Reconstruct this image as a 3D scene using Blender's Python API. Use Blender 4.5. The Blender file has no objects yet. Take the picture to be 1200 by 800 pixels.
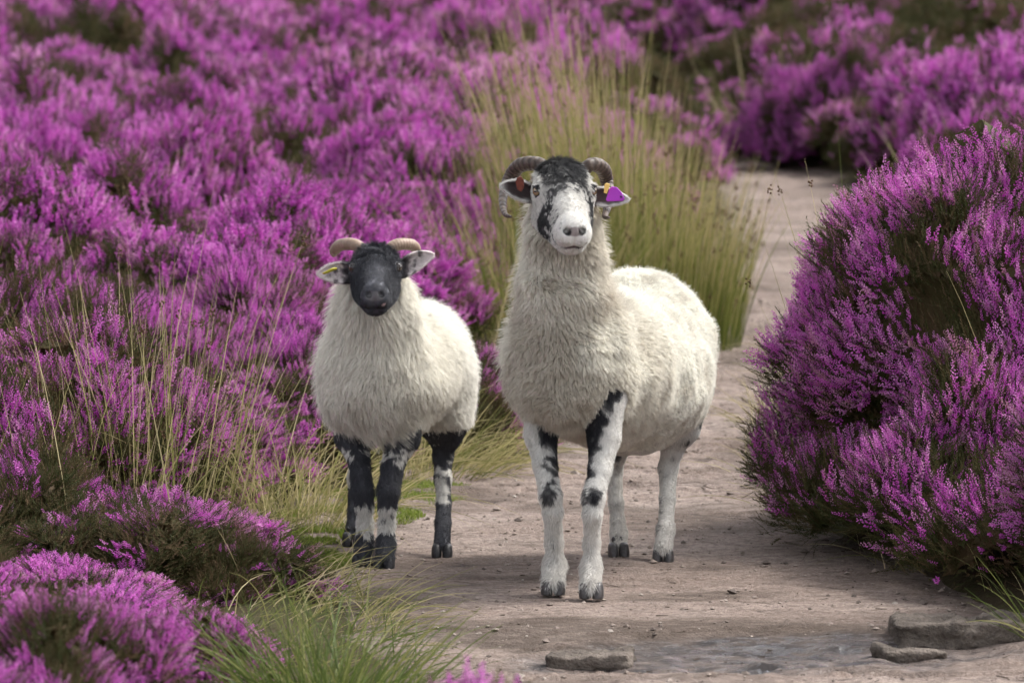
import bpy, math, os
import numpy as np
from mathutils import Matrix, Vector, kdtree

scene = bpy.context.scene
COL = scene.collection
F32 = np.float32

# ---------------------------------------------------------------- camera geometry
FPX, CAMZ, TH = 5200.0, 1.3, math.atan(412 / 5200.0)
def P(u, v, D):
    """world point seen at photo pixel (u, v) at distance D along Y"""
    x = (u - 600) / FPX
    y = math.cos(TH) + (400 - v) / FPX * math.sin(TH)
    z = -math.sin(TH) + (400 - v) / FPX * math.cos(TH)
    s = D / y
    return np.array([x * s, D, CAMZ + z * s])

# ---------------------------------------------------------------- noise
def _hash(ix, iy, iz, seed):
    h = (ix.astype(np.int64) * 374761393 + iy.astype(np.int64) * 668265263 + iz.astype(np.int64) * 2147483647 + seed * 974634777) & 0xffffffff
    h = ((h ^ (h >> 13)) * 1274126177) & 0xffffffff
    h = h ^ (h >> 16)
    h = (h * 2246822519) & 0xffffffff
    h = h ^ (h >> 15)
    return (h & 0xffffff).astype(np.float64) / 0x7fffff - 1.0
def vn(p, scale=1.0, seed=0):
    p = np.asarray(p, dtype=np.float64) * scale + seed * 13.37
    i = np.floor(p).astype(np.int64); f = p - i
    f = f * f * f * (f * (f * 6 - 15) + 10)
    r = 0
    for dx in (0, 1):
        wx = f[..., 0] if dx else 1 - f[..., 0]
        for dy in (0, 1):
            wy = f[..., 1] if dy else 1 - f[..., 1]
            for dz in (0, 1):
                wz = f[..., 2] if dz else 1 - f[..., 2]
                r = r + wx * wy * wz * _hash(i[..., 0] + dx, i[..., 1] + dy, i[..., 2] + dz, seed)
    return r
def fbm(p, scale=1.0, seed=0, octs=3):
    r, a, t = 0, 1.0, 0
    for o in range(octs):
        r = r + a * vn(p, scale * 2 ** o, seed + o * 7); t += a; a *= 0.5
    return r / t
def vnv(p, scale, seed):
    return np.stack([vn(p, scale, seed), vn(p, scale, seed + 31), vn(p, scale, seed + 57)], -1)
def nrm(a):
    return a / np.maximum(np.linalg.norm(a, axis=-1, keepdims=True), 1e-9)
def sst(a, b, x):
    t = np.clip((x - a) / (b - a), 0, 1); return t * t * (3 - 2 * t)

# ---------------------------------------------------------------- mesh helpers
def mesh_from(name, V, faces, mats=(), midx=None, smooth=True, attrs=None):
    """faces: (N,3) or (N,4) array, or list of such arrays"""
    if not isinstance(faces, list): faces = [faces]
    faces = [np.asarray(f, dtype=np.int32) for f in faces if len(f)]
    me = bpy.data.meshes.new(name)
    V = np.asarray(V, dtype=F32)
    me.vertices.add(len(V)); me.vertices.foreach_set('co', V.ravel())
    nl = sum(f.size for f in faces); nf = sum(len(f) for f in faces)
    me.loops.add(nl); me.polygons.add(nf)
    me.loops.foreach_set('vertex_index', np.concatenate([f.ravel() for f in faces]))
    tot = np.concatenate([np.full(len(f), f.shape[1], np.int32) for f in faces])
    st = np.concatenate([[0], np.cumsum(tot)[:-1]]).astype(np.int32)
    me.polygons.foreach_set('loop_start', st)
    me.polygons.foreach_set('loop_total', tot)
    if midx is not None: me.polygons.foreach_set('material_index', np.asarray(midx, dtype=np.int32))
    me.polygons.foreach_set('use_smooth', np.full(nf, smooth, bool))
    for m in mats: me.materials.append(m)
    for k, a in (attrs or {}).items():
        a = np.asarray(a, dtype=F32)
        if a.ndim == 1:
            at = me.attributes.new(k, 'FLOAT', 'POINT'); at.data.foreach_set('value', a)
        else:
            if a.shape[1] == 3: a = np.concatenate([a, np.ones((len(a), 1), F32)], 1)
            at = me.attributes.new(k, 'FLOAT_COLOR', 'POINT'); at.data.foreach_set('color', a.ravel())
    me.update(calc_edges=True)
    return me
def link(name, data, parent=None, loc=None, rot=None):
    o = bpy.data.objects.new(name, data); COL.objects.link(o)
    if parent is not None: o.parent = parent
    if loc is not None: o.location = tuple(float(c) for c in loc)
    if rot is not None: o.rotation_euler = rot
    return o
def tag(o, label=None, cat=None, group=None, kind=None):
    if label: o['label'] = label
    if cat: o['category'] = cat
    if group: o['group'] = group
    if kind: o['kind'] = kind
    return o
def empty(name, loc, label, cat, group=None):
    o = link(name, None, None, loc); o.empty_display_size = 0.1
    return tag(o, label, cat, group)
def replicate(T, tri, pos, R):
    """template verts T (m,3), faces tri; N positions and (N,3,3) frames (scaled)"""
    V = np.einsum('mj,nij->nmi', T, R) + pos[:, None, :]
    n, m = len(pos), len(T)
    Fc = tri[None, :, :] + (np.arange(n) * m)[:, None, None]
    return V.reshape(-1, 3), Fc.reshape(-1, tri.shape[1])
def frames(z, rng, sx=1.0, sz=1.0, roll=None):
    """orthonormal frames whose local z is `z`, random roll, columns scaled"""
    z = nrm(z); n = len(z)
    a = rng.random(n) * 2 * np.pi if roll is None else roll
    ref = np.where(np.abs(z[:, 2:3]) < 0.9, np.array([[0, 0, 1.0]]), np.array([[1.0, 0, 0]]))
    x = nrm(np.cross(ref, z)); y = np.cross(z, x)
    c, s = np.cos(a)[:, None], np.sin(a)[:, None]
    x2 = x * c + y * s; y2 = -x * s + y * c
    sx = np.broadcast_to(np.asarray(sx, float), (n,))[:, None]; sz = np.broadcast_to(np.asarray(sz, float), (n,))[:, None]
    return np.stack([x2 * sx, y2 * sx, z * sz], -1)

# ---------------------------------------------------------------- implicit surfaces
def rotm(ax=0, ay=0, az=0):
    return np.array((Matrix.Rotation(az, 3, 'Z') @ Matrix.Rotation(ay, 3, 'Y') @ Matrix.Rotation(ax, 3, 'X')))
def sd_ell(p, c, r, R=None):
    q = p - c
    if R is not None: q = q @ R            # columns of R = ellipsoid axes
    r = np.asarray(r, float)
    k0 = np.linalg.norm(q / r, axis=-1); k1 = np.linalg.norm(q / (r * r), axis=-1)
    return k0 * (k0 - 1) / np.maximum(k1, 1e-6)
def sd_cone(p, a, b, ra, rb):
    a = np.asarray(a, float); b = np.asarray(b, float)
    ba = b - a; l2 = ba @ ba
    t = np.clip(((p - a) @ ba) / l2, 0, 1)
    return np.linalg.norm(p - a - t[..., None] * ba, axis=-1) - (ra + (rb - ra) * t)
def smin(a, b, k):
    h = np.clip(0.5 + 0.5 * (b - a) / k, 0, 1)
    return b + (a - b) * h - k * h * (1 - h)
def smax(a, b, k): return -smin(-a, -b, k)

def surface_nets(fn, xs, ys, zs, B=10):
    nx, ny, nz = len(xs), len(ys), len(zs)
    D = np.empty((nx, ny, nz), F32)
    for i in range(0, nx, B):
        for j in range(0, ny, B):
            X0, X1, Y0, Y1 = xs[i], xs[min(i + B, nx) - 1], ys[j], ys[min(j + B, ny) - 1]
            cs, ext = [], []
            ks = list(range(0, nz, B))
            for k in ks:
                Z0, Z1 = zs[k], zs[min(k + B, nz) - 1]
                cs.append(((X0 + X1) / 2, (Y0 + Y1) / 2, (Z0 + Z1) / 2)); ext.append(math.sqrt((X1 - X0) ** 2 + (Y1 - Y0) ** 2 + (Z1 - Z0) ** 2) / 2)
            dc = fn(np.array(cs))
            for k, d, e in zip(ks, dc, ext):
                sl = (slice(i, min(i + B, nx)), slice(j, min(j + B, ny)), slice(k, min(k + B, nz)))
                if abs(d) > e * 1.6 + 0.012: D[sl] = d
                else:
                    g = np.stack(np.meshgrid(xs[sl[0]], ys[sl[1]], zs[sl[2]], indexing='ij'), -1)
                    D[sl] = fn(g.reshape(-1, 3)).reshape(g.shape[:3])
    S = D < 0
    c = S[:-1, :-1, :-1].astype(np.int8)
    for a in (0, 1):
        for b in (0, 1):
            for d in (0, 1):
                if a or b or d: c = c + S[a:nx - 1 + a, b:ny - 1 + b, d:nz - 1 + d]
    act = (c > 0) & (c < 8)
    I, J, K = np.nonzero(act)
    idx = -np.ones(act.shape, np.int32); idx[I, J, K] = np.arange(len(I))
    acc = np.zeros((len(I), 3)); cnt = np.zeros(len(I))
    corners = [(a, b, d) for a in (0, 1) for b in (0, 1) for d in (0, 1)]
    cv = {q: D[I + q[0], J + q[1], K + q[2]].astype(float) for q in corners}
    cp = {q: np.stack([xs[I + q[0]], ys[J + q[1]], zs[K + q[2]]], -1) for q in corners}
    for q in corners:
        for ax in range(3):
            if q[ax] == 0:
                r = list(q); r[ax] = 1; r = tuple(r)
                m = (cv[q] < 0) != (cv[r] < 0)
                t = np.where(m, cv[q] / np.where(m, cv[q] - cv[r], 1), 0)[:, None]
                acc += m[:, None] * (cp[q] + (cp[r] - cp[q]) * t); cnt += m
    V = acc / cnt[:, None]
    quads = []
    for ax in range(3):
        a1, a2 = [(1, 2), (2, 0), (0, 1)][ax]
        s0 = [slice(None)] * 3; s1 = [slice(None)] * 3
        s0[ax] = slice(0, -1); s1[ax] = slice(1, None)
        cr = S[tuple(s0)] != S[tuple(s1)]
        i = np.array(np.nonzero(cr)).T
        i = i[(i[:, a1] > 0) & (i[:, a2] > 0) & (i[:, a1] < [nx, ny, nz][a1] - 1) & (i[:, a2] < [nx, ny, nz][a2] - 1)]
        if not len(i): continue
        def at(o1, o2):
            q = i.copy(); q[:, a1] -= o1; q[:, a2] -= o2
            return idx[q[:, 0], q[:, 1], q[:, 2]]
        Q = np.stack([at(1, 1), at(0, 1), at(0, 0), at(1, 0)], -1)
        ins = S[i[:, 0], i[:, 1], i[:, 2]]
        Q[~ins] = Q[~ins][:, ::-1]
        quads.append(Q)
    return V, np.concatenate(quads)

# ---------------------------------------------------------------- tubes
def tube(pts, rad, seg=12, sub=6, flat=1.0, ridge=0.0, nr=0, closed_tip=True):
    """Catmull-Rom swept tube"""
    pts = np.asarray(pts, float); rad = np.asarray(rad, float)
    Pe = np.vstack([2 * pts[0] - pts[1], pts, 2 * pts[-1] - pts[-2]])
    Re = np.concatenate([[rad[0]], rad, [rad[-1]]])
    C, Rr = [], []
    for i in range(1, len(Pe) - 2):
        for t in np.arange(sub) / sub:
            a = np.array([-t**3 + 2*t*t - t, 3*t**3 - 5*t*t + 2, -3*t**3 + 4*t*t + t, t**3 - t*t]) / 2
            C.append(a @ Pe[i - 1:i + 3]); Rr.append(Re[i] * (1 - t) + Re[i + 1] * t)
    C.append(pts[-1]); Rr.append(rad[-1])
    C = np.array(C); Rr = np.array(Rr); n = len(C)
    T = nrm(np.gradient(C, axis=0))
    N = np.zeros_like(T); N[0] = nrm(np.cross(T[0], [0.3, 0.2, 1]))
    for i in range(1, n):
        N[i] = N[i - 1] - T[i] * (N[i - 1] @ T[i]); N[i] /= np.linalg.norm(N[i])
    Bn = np.cross(T, N)
    an = np.arange(seg) * 2 * np.pi / seg
    R = Rr[:, None] * (1 + ridge * np.sin(np.arange(n)[:, None] * 2 * np.pi * nr / n))
    V = C[:, None] + R[..., None] * (np.cos(an)[None, :, None] * N[:, None] + flat * np.sin(an)[None, :, None] * Bn[:, None])
    V = V.reshape(-1, 3)
    i = np.arange(n - 1)[:, None] * seg; j = np.arange(seg)[None]; j2 = (j + 1) % seg
    Q = np.stack([i + j, i + j2, i + seg + j2, i + seg + j], -1).reshape(-1, 4)
    V = np.vstack([V, C[-1:] + T[-1] * Rr[-1] * .6, C[:1]])
    tip = np.stack([(n - 1) * seg + np.arange(seg), (n - 1) * seg + (np.arange(seg) + 1) % seg, np.full(seg, len(V) - 2)], -1)
    base = np.stack([(np.arange(seg) + 1) % seg, np.arange(seg), np.full(seg, len(V) - 1)], -1)
    return V, [Q, np.vstack([tip, base])]

# ---------------------------------------------------------------- materials
class NT:
    def __init__(s, name):
        s.m = bpy.data.materials.new(name); s.m.use_nodes = True
        s.t = s.m.node_tree; s.n = s.t.nodes; s.l = s.t.links
        s.n.clear(); s.out = s.n.new('ShaderNodeOutputMaterial')
    def node(s, typ, **kw):
        n = s.n.new(typ)
        ins = kw.pop('ins', {})
        for k, v in kw.items(): setattr(n, k, v)
        for k, v in ins.items():
            if hasattr(v, 'is_linked') or isinstance(v, bpy.types.NodeSocket): s.l.new(v, n.inputs[k])
            else: n.inputs[k].default_value = v
        return n
    def ramp(s, fac, stops, interp='LINEAR'):
        n = s.node('ShaderNodeValToRGB'); n.color_ramp.interpolation = interp
        e = n.color_ramp.elements
        while len(e) < len(stops): e.new(0.5)
        for i, (p, c) in enumerate(stops):
            e[i].position = p; e[i].color = (*c, 1) if len(c) == 3 else c
        s.l.new(fac, n.inputs[0]); return n.outputs[0]
    def mix(s, f, a, b, mode='MIX'):
        n = s.node('ShaderNodeMix', data_type='RGBA', blend_type=mode)
        for k, v in ((0, f), (6, a), (7, b)):
            if isinstance(v, bpy.types.NodeSocket): s.l.new(v, n.inputs[k])
            else: n.inputs[k].default_value = v if k == 0 else ((*v, 1) if len(v) == 3 else v)
        return n.outputs[2]
    def math(s, op, a, b=0.0, c=None, clamp=False):
        n = s.node('ShaderNodeMath', operation=op, use_clamp=clamp)
        for k, v in enumerate((a, b) if c is None else (a, b, c)):
            if isinstance(v, bpy.types.NodeSocket): s.l.new(v, n.inputs[k])
            else: n.inputs[k].default_value = v
        return n.outputs[0]
    def noise(s, scale, detail=4, rough=.55, vec=None, dist=0.0):
        n = s.node('ShaderNodeTexNoise'); n.inputs['Scale'].default_value = scale; n.inputs['Detail'].default_value = detail
        n.inputs['Roughness'].default_value = rough; n.inputs['Distortion'].default_value = dist
        if vec is not None: s.l.new(vec, n.inputs['Vector'])
        return n.outputs['Fac']
    def attr(s, name):
        n = s.node('ShaderNodeAttribute'); n.attribute_name = name; return n
    def done(s, sh):
        s.l.new(sh, s.out.inputs['Surface']); return s.m
    def pbsdf(s, col, rough=.8, normal=None, spec=.3, **ins):
        n = s.node('ShaderNodeBsdfPrincipled')
        for k, v in (('Base Color', col), ('Roughness', rough), ('Specular IOR Level', spec)):
            if isinstance(v, bpy.types.NodeSocket): s.l.new(v, n.inputs[k])
            else: n.inputs[k].default_value = (*v, 1) if k == 'Base Color' and len(v) == 3 else v
        if normal is not None: s.l.new(normal, n.inputs['Normal'])
        for k, v in ins.items(): n.inputs[k.replace('_', ' ')].default_value = v
        return n.outputs[0]
    def bump(s, h, strength=.5, dist=.01):
        n = s.node('ShaderNodeBump'); n.inputs['Strength'].default_value = strength; n.inputs['Distance'].default_value = dist
        s.l.new(h, n.inputs['Height']); return n.outputs[0]
    def leafy(s, col, trans=.35, rough=.7, spec=.2):
        a = s.pbsdf(col, rough, spec=spec)
        b = s.node('ShaderNodeBsdfTranslucent')
        if isinstance(col, bpy.types.NodeSocket): s.l.new(col, b.inputs[0])
        else: b.inputs[0].default_value = (*col, 1)
        m = s.node('ShaderNodeMixShader'); m.inputs[0].default_value = trans
        s.l.new(a, m.inputs[1]); s.l.new(b.outputs[0], m.inputs[2])
        return m.outputs[0]

def simple_mat(name, col, rough=.6, spec=.4, nscale=0, namp=.3, bump=0):
    t = NT(name)
    if nscale:
        co = t.node('ShaderNodeTexCoord').outputs['Object']
        nz = t.noise(nscale, 5, .6, co)
        c = t.ramp(nz, [(.3, tuple(x * (1 - namp) for x in col)), (.7, tuple(min(1, x * (1 + namp)) for x in col))])
        return t.done(t.pbsdf(c, rough, t.bump(nz, bump, .003) if bump else None, spec))
    return t.done(t.pbsdf(col, rough, None, spec))

def hair_mat(name, trans=.32, rough=.75, spec=.15):
    t = NT(name); c = t.attr('col').outputs['Color']
    return t.done(t.leafy(c, trans, rough, spec))
def skin_mat():
    t = NT('sheep_skin'); c = t.attr('col').outputs['Color']
    co = t.node('ShaderNodeTexCoord').outputs['Object']
    nz = t.noise(260, 3, .6, co)
    return t.done(t.pbsdf(c, .75, t.bump(nz, .4, .002), .25))
M_HAIR = hair_mat('wool_fibre'); M_FUR = hair_mat('short_fur', .08, .6, .3); M_SKIN = skin_mat()
# ================================================================ SHEEP
class Head:
    """local axes: a = down the face to the nose, b = viewer's right, c = out of the face"""
    def __init__(s, org, yaw, pitch, sc, k=1.0):
        s.k = np.array([k, 1.0, 1.0])
        f = np.array([math.sin(yaw), -math.cos(yaw), 0.0])
        up = np.array([0, 0, 1.0])
        s.a = f * math.cos(pitch) - up * math.sin(pitch)
        s.c = f * math.sin(pitch) + up * math.cos(pitch)
        s.b = np.cross(s.c, s.a)
        if s.b[0] < 0: s.b = -s.b
        s.R = np.stack([s.a, s.b, s.c], -1)
        s.o = np.asarray(org, float); s.s = sc
    def w(s, a, b, c): return s.o + s.R @ (np.array([a, b, c]) * s.k * s.s)
    def l(s, p): return ((p - s.o) @ s.R) / s.s / s.k

def head_sdf(p, H, lamb=False):
    q = H.l(p); qa = q.copy(); qa[:, 1] = np.abs(qa[:, 1])
    E = lambda c, r, R=None: sd_ell(qa, np.array(c), r, R)
    d = E((-.042, 0, -.046), (.058, .057, .054))                       # cranium
    d = smin(d, E((-.010, 0, -.040), (.055, .050, .036)), .02)         # forehead
    d = smin(d, E((-.004, .047, -.036), (.027, .020, .024)), .018)     # brow and orbit
    d = smin(d, sd_cone(qa, (.0, 0, -.052), (.118, 0, -.046), .047, .031), .022)
    d = smin(d, sd_cone(qa, (.01, 0, -.028), (.112, 0, -.035), .026, .022), .02)   # arched nose bone
    d = smin(d, sd_cone(qa, (.0, .020, -.097), (.115, .009, -.078), .037, .024), .025)  # jaw
    d = smin(d, E((.022, .036, -.075), (.045, .019, .032)), .022)      # cheek
    d = smin(d, E((.128, 0, -.047), (.029, .037, .030)), .02)          # muzzle
    d = smin(d, E((.138, .014, -.047), (.022, .020, .021)), .010)      # upper lips
    d = smin(d, E((.124, 0, -.083), (.025, .025, .017)), .010)         # chin, lower lip
    # grooves
    Rn = rotm(0, 0, .55)
    d = smax(d, -E((.150, .0165, -.026), (.009, .0085, .008), None), .004)         # nostril
    d = smax(d, -E((.150, .0240, -.022), (.0045, .0065, .005), None), .004)        # nostril wing
    d = smax(d, -sd_cone(qa, (.160, 0, -.030), (.160, 0, -.058), .0022, .0020), .005)  # philtrum
    m = sd_cone(qa, (.157, 0, -.0655), (.138, .025, -.074), .0024, .0020)
    m = np.minimum(m, sd_cone(qa, (.138, .025, -.074), (.116, .033, -.077), .0020, .0012))
    d = smax(d, -m, .005)
    d = smax(d, -E((.002, .0605, -.0285), (.013, .012, .011)), .006)      # eye socket
    # eyelids
    d = smin(d, sd_cone(qa, (-.013, .0590, -.028), (-.004, .0630, -.019), .0035, .0035), .006)
    d = smin(d, sd_cone(qa, (-.004, .0630, -.019), (.011, .0590, -.019), .0035, .003), .006)
    return d * H.s

def build_mesh_sdf(fn, lo, hi, coarse, fines):
    """axes with finer spacing inside the `fines` boxes [(lo,hi,step)]"""
    ax = []
    for i in range(3):
        v = [lo[i]]
        while v[-1] < hi[i]:
            st = coarse
            for (l, h, s) in fines:
                if l[i] <= v[-1] <= h[i]: st = min(st, s)
            v.append(v[-1] + st)
        ax.append(np.array(v))
    return surface_nets(fn, *ax)

def claw_mesh(H=.036, W=.028, L=.050, tilt=0.0):
    """two claws, toes to -Y, sole on z=0"""
    def fn(p):
        d = None
        for s in (-1, 1):
            q = p.copy(); q[:, 0] = q[:, 0] - s * W * .50
            fw = (H - q[:, 2]) * .35                      # front wall leans forward towards the sole
            q[:, 1] = q[:, 1] + fw - .004
            q[:, 0] = q[:, 0] + s * (L * .5 - q[:, 1]) * 0.02
            e = sd_ell(q, np.array([0, 0.004, H * .30]), (W * .47, L * .50, H * .95))
            e = smax(e, -(p[:, 2] - .0005), .003)
            e = smax(e, p[:, 2] - H, .006)
            d = e if d is None else np.minimum(d, e)
        # dew claws
        for s in (-1, 1):
            d = np.minimum(d, sd_ell(p, np.array([s * W * .33, L * .60, H * 1.1]), (.005, .007, .009)))
        return d
    g = lambda a, b: np.arange(a, b, .0025)
    return surface_nets(fn, g(-.045, .045), g(-.06, .06), g(-.006, .065))

def ear_mesh(base, dirv, up, L, W, cup, fwd):
    """cupped leaf, thick shell; opening faces fwd"""
    dirv, up, fwd = nrm(np.array(dirv, float)), nrm(np.array(up, float)), nrm(np.array(fwd, float))
    n, m = 18, 13
    s = np.linspace(0, 1, n)[:, None]; t = np.linspace(-1, 1, m)[None]
    w = W * (np.sin(np.pi * np.clip(s * .86 + .14, 0, 1)) ** .75) * (1 - .12 * s) + .0015
    cu = cup * (1 - .45 * s)
    ang = t * 1.25
    base = np.array(base, float)
    V = base + dirv * L * (s[..., None] - .05 * (1 - np.abs(t[..., None])) * 0) \
        + up * (w * np.sin(ang) / math.sin(1.25))[..., None] - fwd * (cu * w * (np.cos(ang) - .3))[..., None] \
        + up * (-.10 * L * s[..., None] ** 2)
    V = V.reshape(-1, 3)
    i = np.arange(n - 1)[:, None] * m; j = np.arange(m - 1)[None]
    Q = np.stack([i + j, i + j + 1, i + m + j + 1, i + m + j], -1).reshape(-1, 4)
    e1 = V[Q[:, 1]] - V[Q[:, 0]]; e2 = V[Q[:, 3]] - V[Q[:, 0]]
    fn_ = nrm(np.cross(e1, e2)); N = np.zeros_like(V)
    for k in range(4): np.add.at(N, Q[:, k], fn_)
    N = nrm(N)
    if (N @ fwd).mean() < 0: N = -N; Q = Q[:, ::-1]
    Vf = V + N * .0018; Vb = V - N * .0018
    K = len(V)
    bd = [k for k in range(m)] + [r * m + m - 1 for r in range(1, n)] + [(n - 1) * m + k for k in range(m - 2, -1, -1)] + [r * m for r in range(n - 2, 0, -1)]
    bd = np.array(bd); b2 = np.roll(bd, -1)
    rim = np.stack([bd, b2, b2 + K, bd + K], -1)
    VV = np.vstack([Vf, Vb]); st = np.tile(np.broadcast_to(s, (n, m)).ravel(), 2); tt = np.tile(np.broadcast_to(t, (n, m)).ravel(), 2)
    side = np.concatenate([np.ones(K), -np.ones(K)])
    return VV, np.vstack([Q, Q[:, ::-1] + K, rim]), st, tt, side

def tri_of(Q):
    return np.vstack([Q[:, [0, 1, 2]], Q[:, [0, 2, 3]]])
def vnormals(V, Q):
    N = np.zeros_like(V)
    n = np.cross(V[Q[:, 2]] - V[Q[:, 0]], V[Q[:, 3]] - V[Q[:, 1]])
    for k in range(4): np.add.at(N, Q[:, k], n)
    return nrm(N)

def sample(V, N, T, weight, n, rng, C=None):
    A = np.linalg.norm(np.cross(V[T[:, 1]] - V[T[:, 0]], V[T[:, 2]] - V[T[:, 0]]), axis=1) / 2
    w = A * weight[T].mean(1); cw = np.cumsum(w); 
    t = np.searchsorted(cw, rng.random(n) * cw[-1]).clip(0, len(T) - 1)
    r1, r2 = np.sqrt(rng.random(n)), rng.random(n)
    bc = np.stack([1 - r1, r1 * (1 - r2), r1 * r2], -1)
    tv = T[t]
    f = lambda X: (X[tv] * (bc[..., None] if X.ndim > 1 else bc)).sum(1)
    return f

def curves_obj(name, pts, rad, col, mat, parent):
    """pts (n,k,3); rad (n,k); col (n,3)"""
    n, k = pts.shape[:2]
    cv = bpy.data.hair_curves.new(name)
    cv.add_curves([k] * n)
    cv.points.foreach_set('position', pts.astype(F32).ravel())
    r = cv.attributes.get('radius') or cv.attributes.new('radius', 'FLOAT', 'POINT')
    r.data.foreach_set('value', rad.astype(F32).ravel())
    a = cv.attributes.new('col', 'FLOAT_COLOR', 'POINT')
    c4 = np.ones((n, k, 4), F32); c4[..., :3] = col if col.ndim == 3 else col[:, None]
    a.data.foreach_set('color', c4.ravel())
    cv.materials.append(mat)
    return link(name, cv, parent)

def wool(root, V, N, T, wt, colfn, n, nlock, length, rng, lenfn=None, flow=None, clump=.7, thick=.0007, K=6, name='fleece', tang=.55, amp=.3, lockfrizz=.35, mat=None):
    f = sample(V, N, T, wt, n, rng)
    p = f(V); nn = nrm(f(N))
    fl = flow(p, nn); fl = fl - nn * (fl * nn).sum(-1, keepdims=True); fl = nrm(fl + 1e-6)
    def dirs(p, nn, fl, sd):
        fl2 = nrm(fl + amp * vnv(p, 28, sd) + amp * vnv(p, 9, sd + 3))
        fl2 = fl2 - nn * (fl2 * nn).sum(-1, keepdims=True)
        return nrm(nn * (1 - tang) + fl2 * tang)
    d = dirs(p, nn, fl, 5)
    L = length * (0.75 + .5 * rng.random(n)) * (1 + .25 * vn(p, 14, 3))
    if lenfn is not None: L = L * lenfn(p)
    tip = p + d * L[:, None]
    # locks
    li = rng.choice(n, nlock, replace=False)
    kd = kdtree.KDTree(nlock)
    for i, k in enumerate(li): kd.insert(tuple(p[k]), i)
    kd.balance()
    near = np.array([kd.find(tuple(q))[1] for q in p])
    lk = li[near]
    ld = nrm(d[lk] + lockfrizz * (rng.random((nlock, 3)) - .5)[near] * 2)
    Lk = (L[li] * (.9 + .3 * rng.random(nlock)))[near]
    ltip = p[lk] + ld * Lk[:, None]
    cl = np.clip(clump * (.7 + .5 * rng.random(n)), 0, .95)
    tip = tip * (1 - cl[:, None]) + (ltip * .85 + (ltip + (p - p[lk]) * .5) * .15) * cl[:, None]
    tip += (rng.random((n, 3)) - .5) * (length * .22)
    s = np.linspace(0, 1, K)[None, :, None]
    mid = p + nn * (L * .42)[:, None]
    pts = p[:, None] * (1 - s) ** 2 + 2 * s * (1 - s) * mid[:, None] + tip[:, None] * s ** 2
    pts = pts + s * length * .06 * vnv(pts.reshape(-1, 3), 150, 9).reshape(n, K, 3)
    pts[:, 0] -= nn * .003
    rad = thick * (.8 + .4 * rng.random(n))[:, None] * (1 - .65 * np.linspace(0, 1, K)[None] ** 1.6)
    o = curves_obj(name, pts, rad, colfn(p, rng, lk), mat or M_HAIR, root)
    return o

def fur(root, V, N, T, wt, C, n, length, flow, rng, thick=.00045, name='short_fur', lift=.35, K=4, lenfn=None, mottle=None):
    f = sample(V, N, T, wt, n, rng)
    p = f(V); nn = nrm(f(N)); c = f(C)
    fl = flow(p, nn) + .35 * vnv(p, 60, 4); fl = fl - nn * (fl * nn).sum(-1, keepdims=True); fl = nrm(fl)
    d = nrm(nn * lift + fl * (1 - lift) + .25 * (rng.random((n, 3)) - .5))
    L = length * (.6 + .8 * rng.random(n))
    if lenfn is not None: L = L * lenfn(p)
    s = np.linspace(0, 1, K)[None, :, None]
    pts = p[:, None] + d[:, None] * s * L[:, None, None] + nn[:, None] * (s * (1 - s)) * (L * .4)[:, None, None]
    pts[:, 0] -= nn * .001
    rad = thick * (.7 + .6 * rng.random(n))[:, None] * (1 - .7 * np.linspace(0, 1, K)[None])
    # colour: individual hairs are either dark or pale where the coat is mottled
    if mottle is not None:
        m = mottle(p, rng); c = np.where(m[:, None], c * 0 + np.array([.02, .02, .025]), c)
    lum = np.clip((c.mean(1) - .03) / .62, 0, 1)
    ch = np.where((rng.random(n) < sst(.15, .85, lum))[:, None], WHITE * 1.12, BLACK * 1.6)
    mix_ = (np.clip(4 * lum * (1 - lum), 0, 1) * .85)[:, None]
    c = c * (1 - mix_) + ch * mix_
    c = np.clip(c * (.75 + .5 * rng.random(n))[:, None], 0, 1)
    return curves_obj(name, pts, rad, c, M_FUR, root)

BLACK = np.array([.018, .018, .022]); WHITE = np.array([.72, .70, .66])
def eye_material(name, iris):
    t = NT(name)
    co = t.node('ShaderNodeTexCoord').outputs['Object']
    sp = t.node('ShaderNodeSeparateXYZ', ins={0: co})
    x, z = sp.outputs[0], sp.outputs[2]
    r2 = t.math('SQRT', t.math('ADD', t.math('MULTIPLY', x, x), t.math('MULTIPLY', z, z)))
    nz = t.noise(900, 3, .6, co)
    ir = t.ramp(nz, [(.3, tuple(c * .7 for c in iris)), (.7, tuple(c * 1.15 for c in iris))])
    px = t.math('DIVIDE', x, .0042); pz = t.math('DIVIDE', z, .0017)
    pr = t.math('ADD', t.math('POWER', t.math('ABSOLUTE', px), 3), t.math('POWER', t.math('ABSOLUTE', pz), 3))
    pup = t.math('LESS_THAN', pr, 1.0)
    c = t.mix(t.math('GREATER_THAN', r2, .0088), ir, (.03, .02, .015))
    c = t.mix(pup, c, (.006, .006, .008))
    return t.done(t.pbsdf(c, .08, None, .6, Coat_Weight=.6, Coat_Roughness=.03))
def uv_sphere(r, n=24, m=16):
    th = np.linspace(0, np.pi, m + 1)[:, None]; ph = np.arange(n)[None] * 2 * np.pi / n
    V = np.stack([r * np.sin(th) * np.cos(ph), r * np.sin(th) * np.sin(ph), r * np.cos(th) * np.ones_like(ph)], -1).reshape(-1, 3)
    i = np.arange(m)[:, None] * n; j = np.arange(n)[None]; j2 = (j + 1) % n
    return V, np.stack([i + j, i + n + j, i + n + j2, i + j2], -1).reshape(-1, 4)

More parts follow.
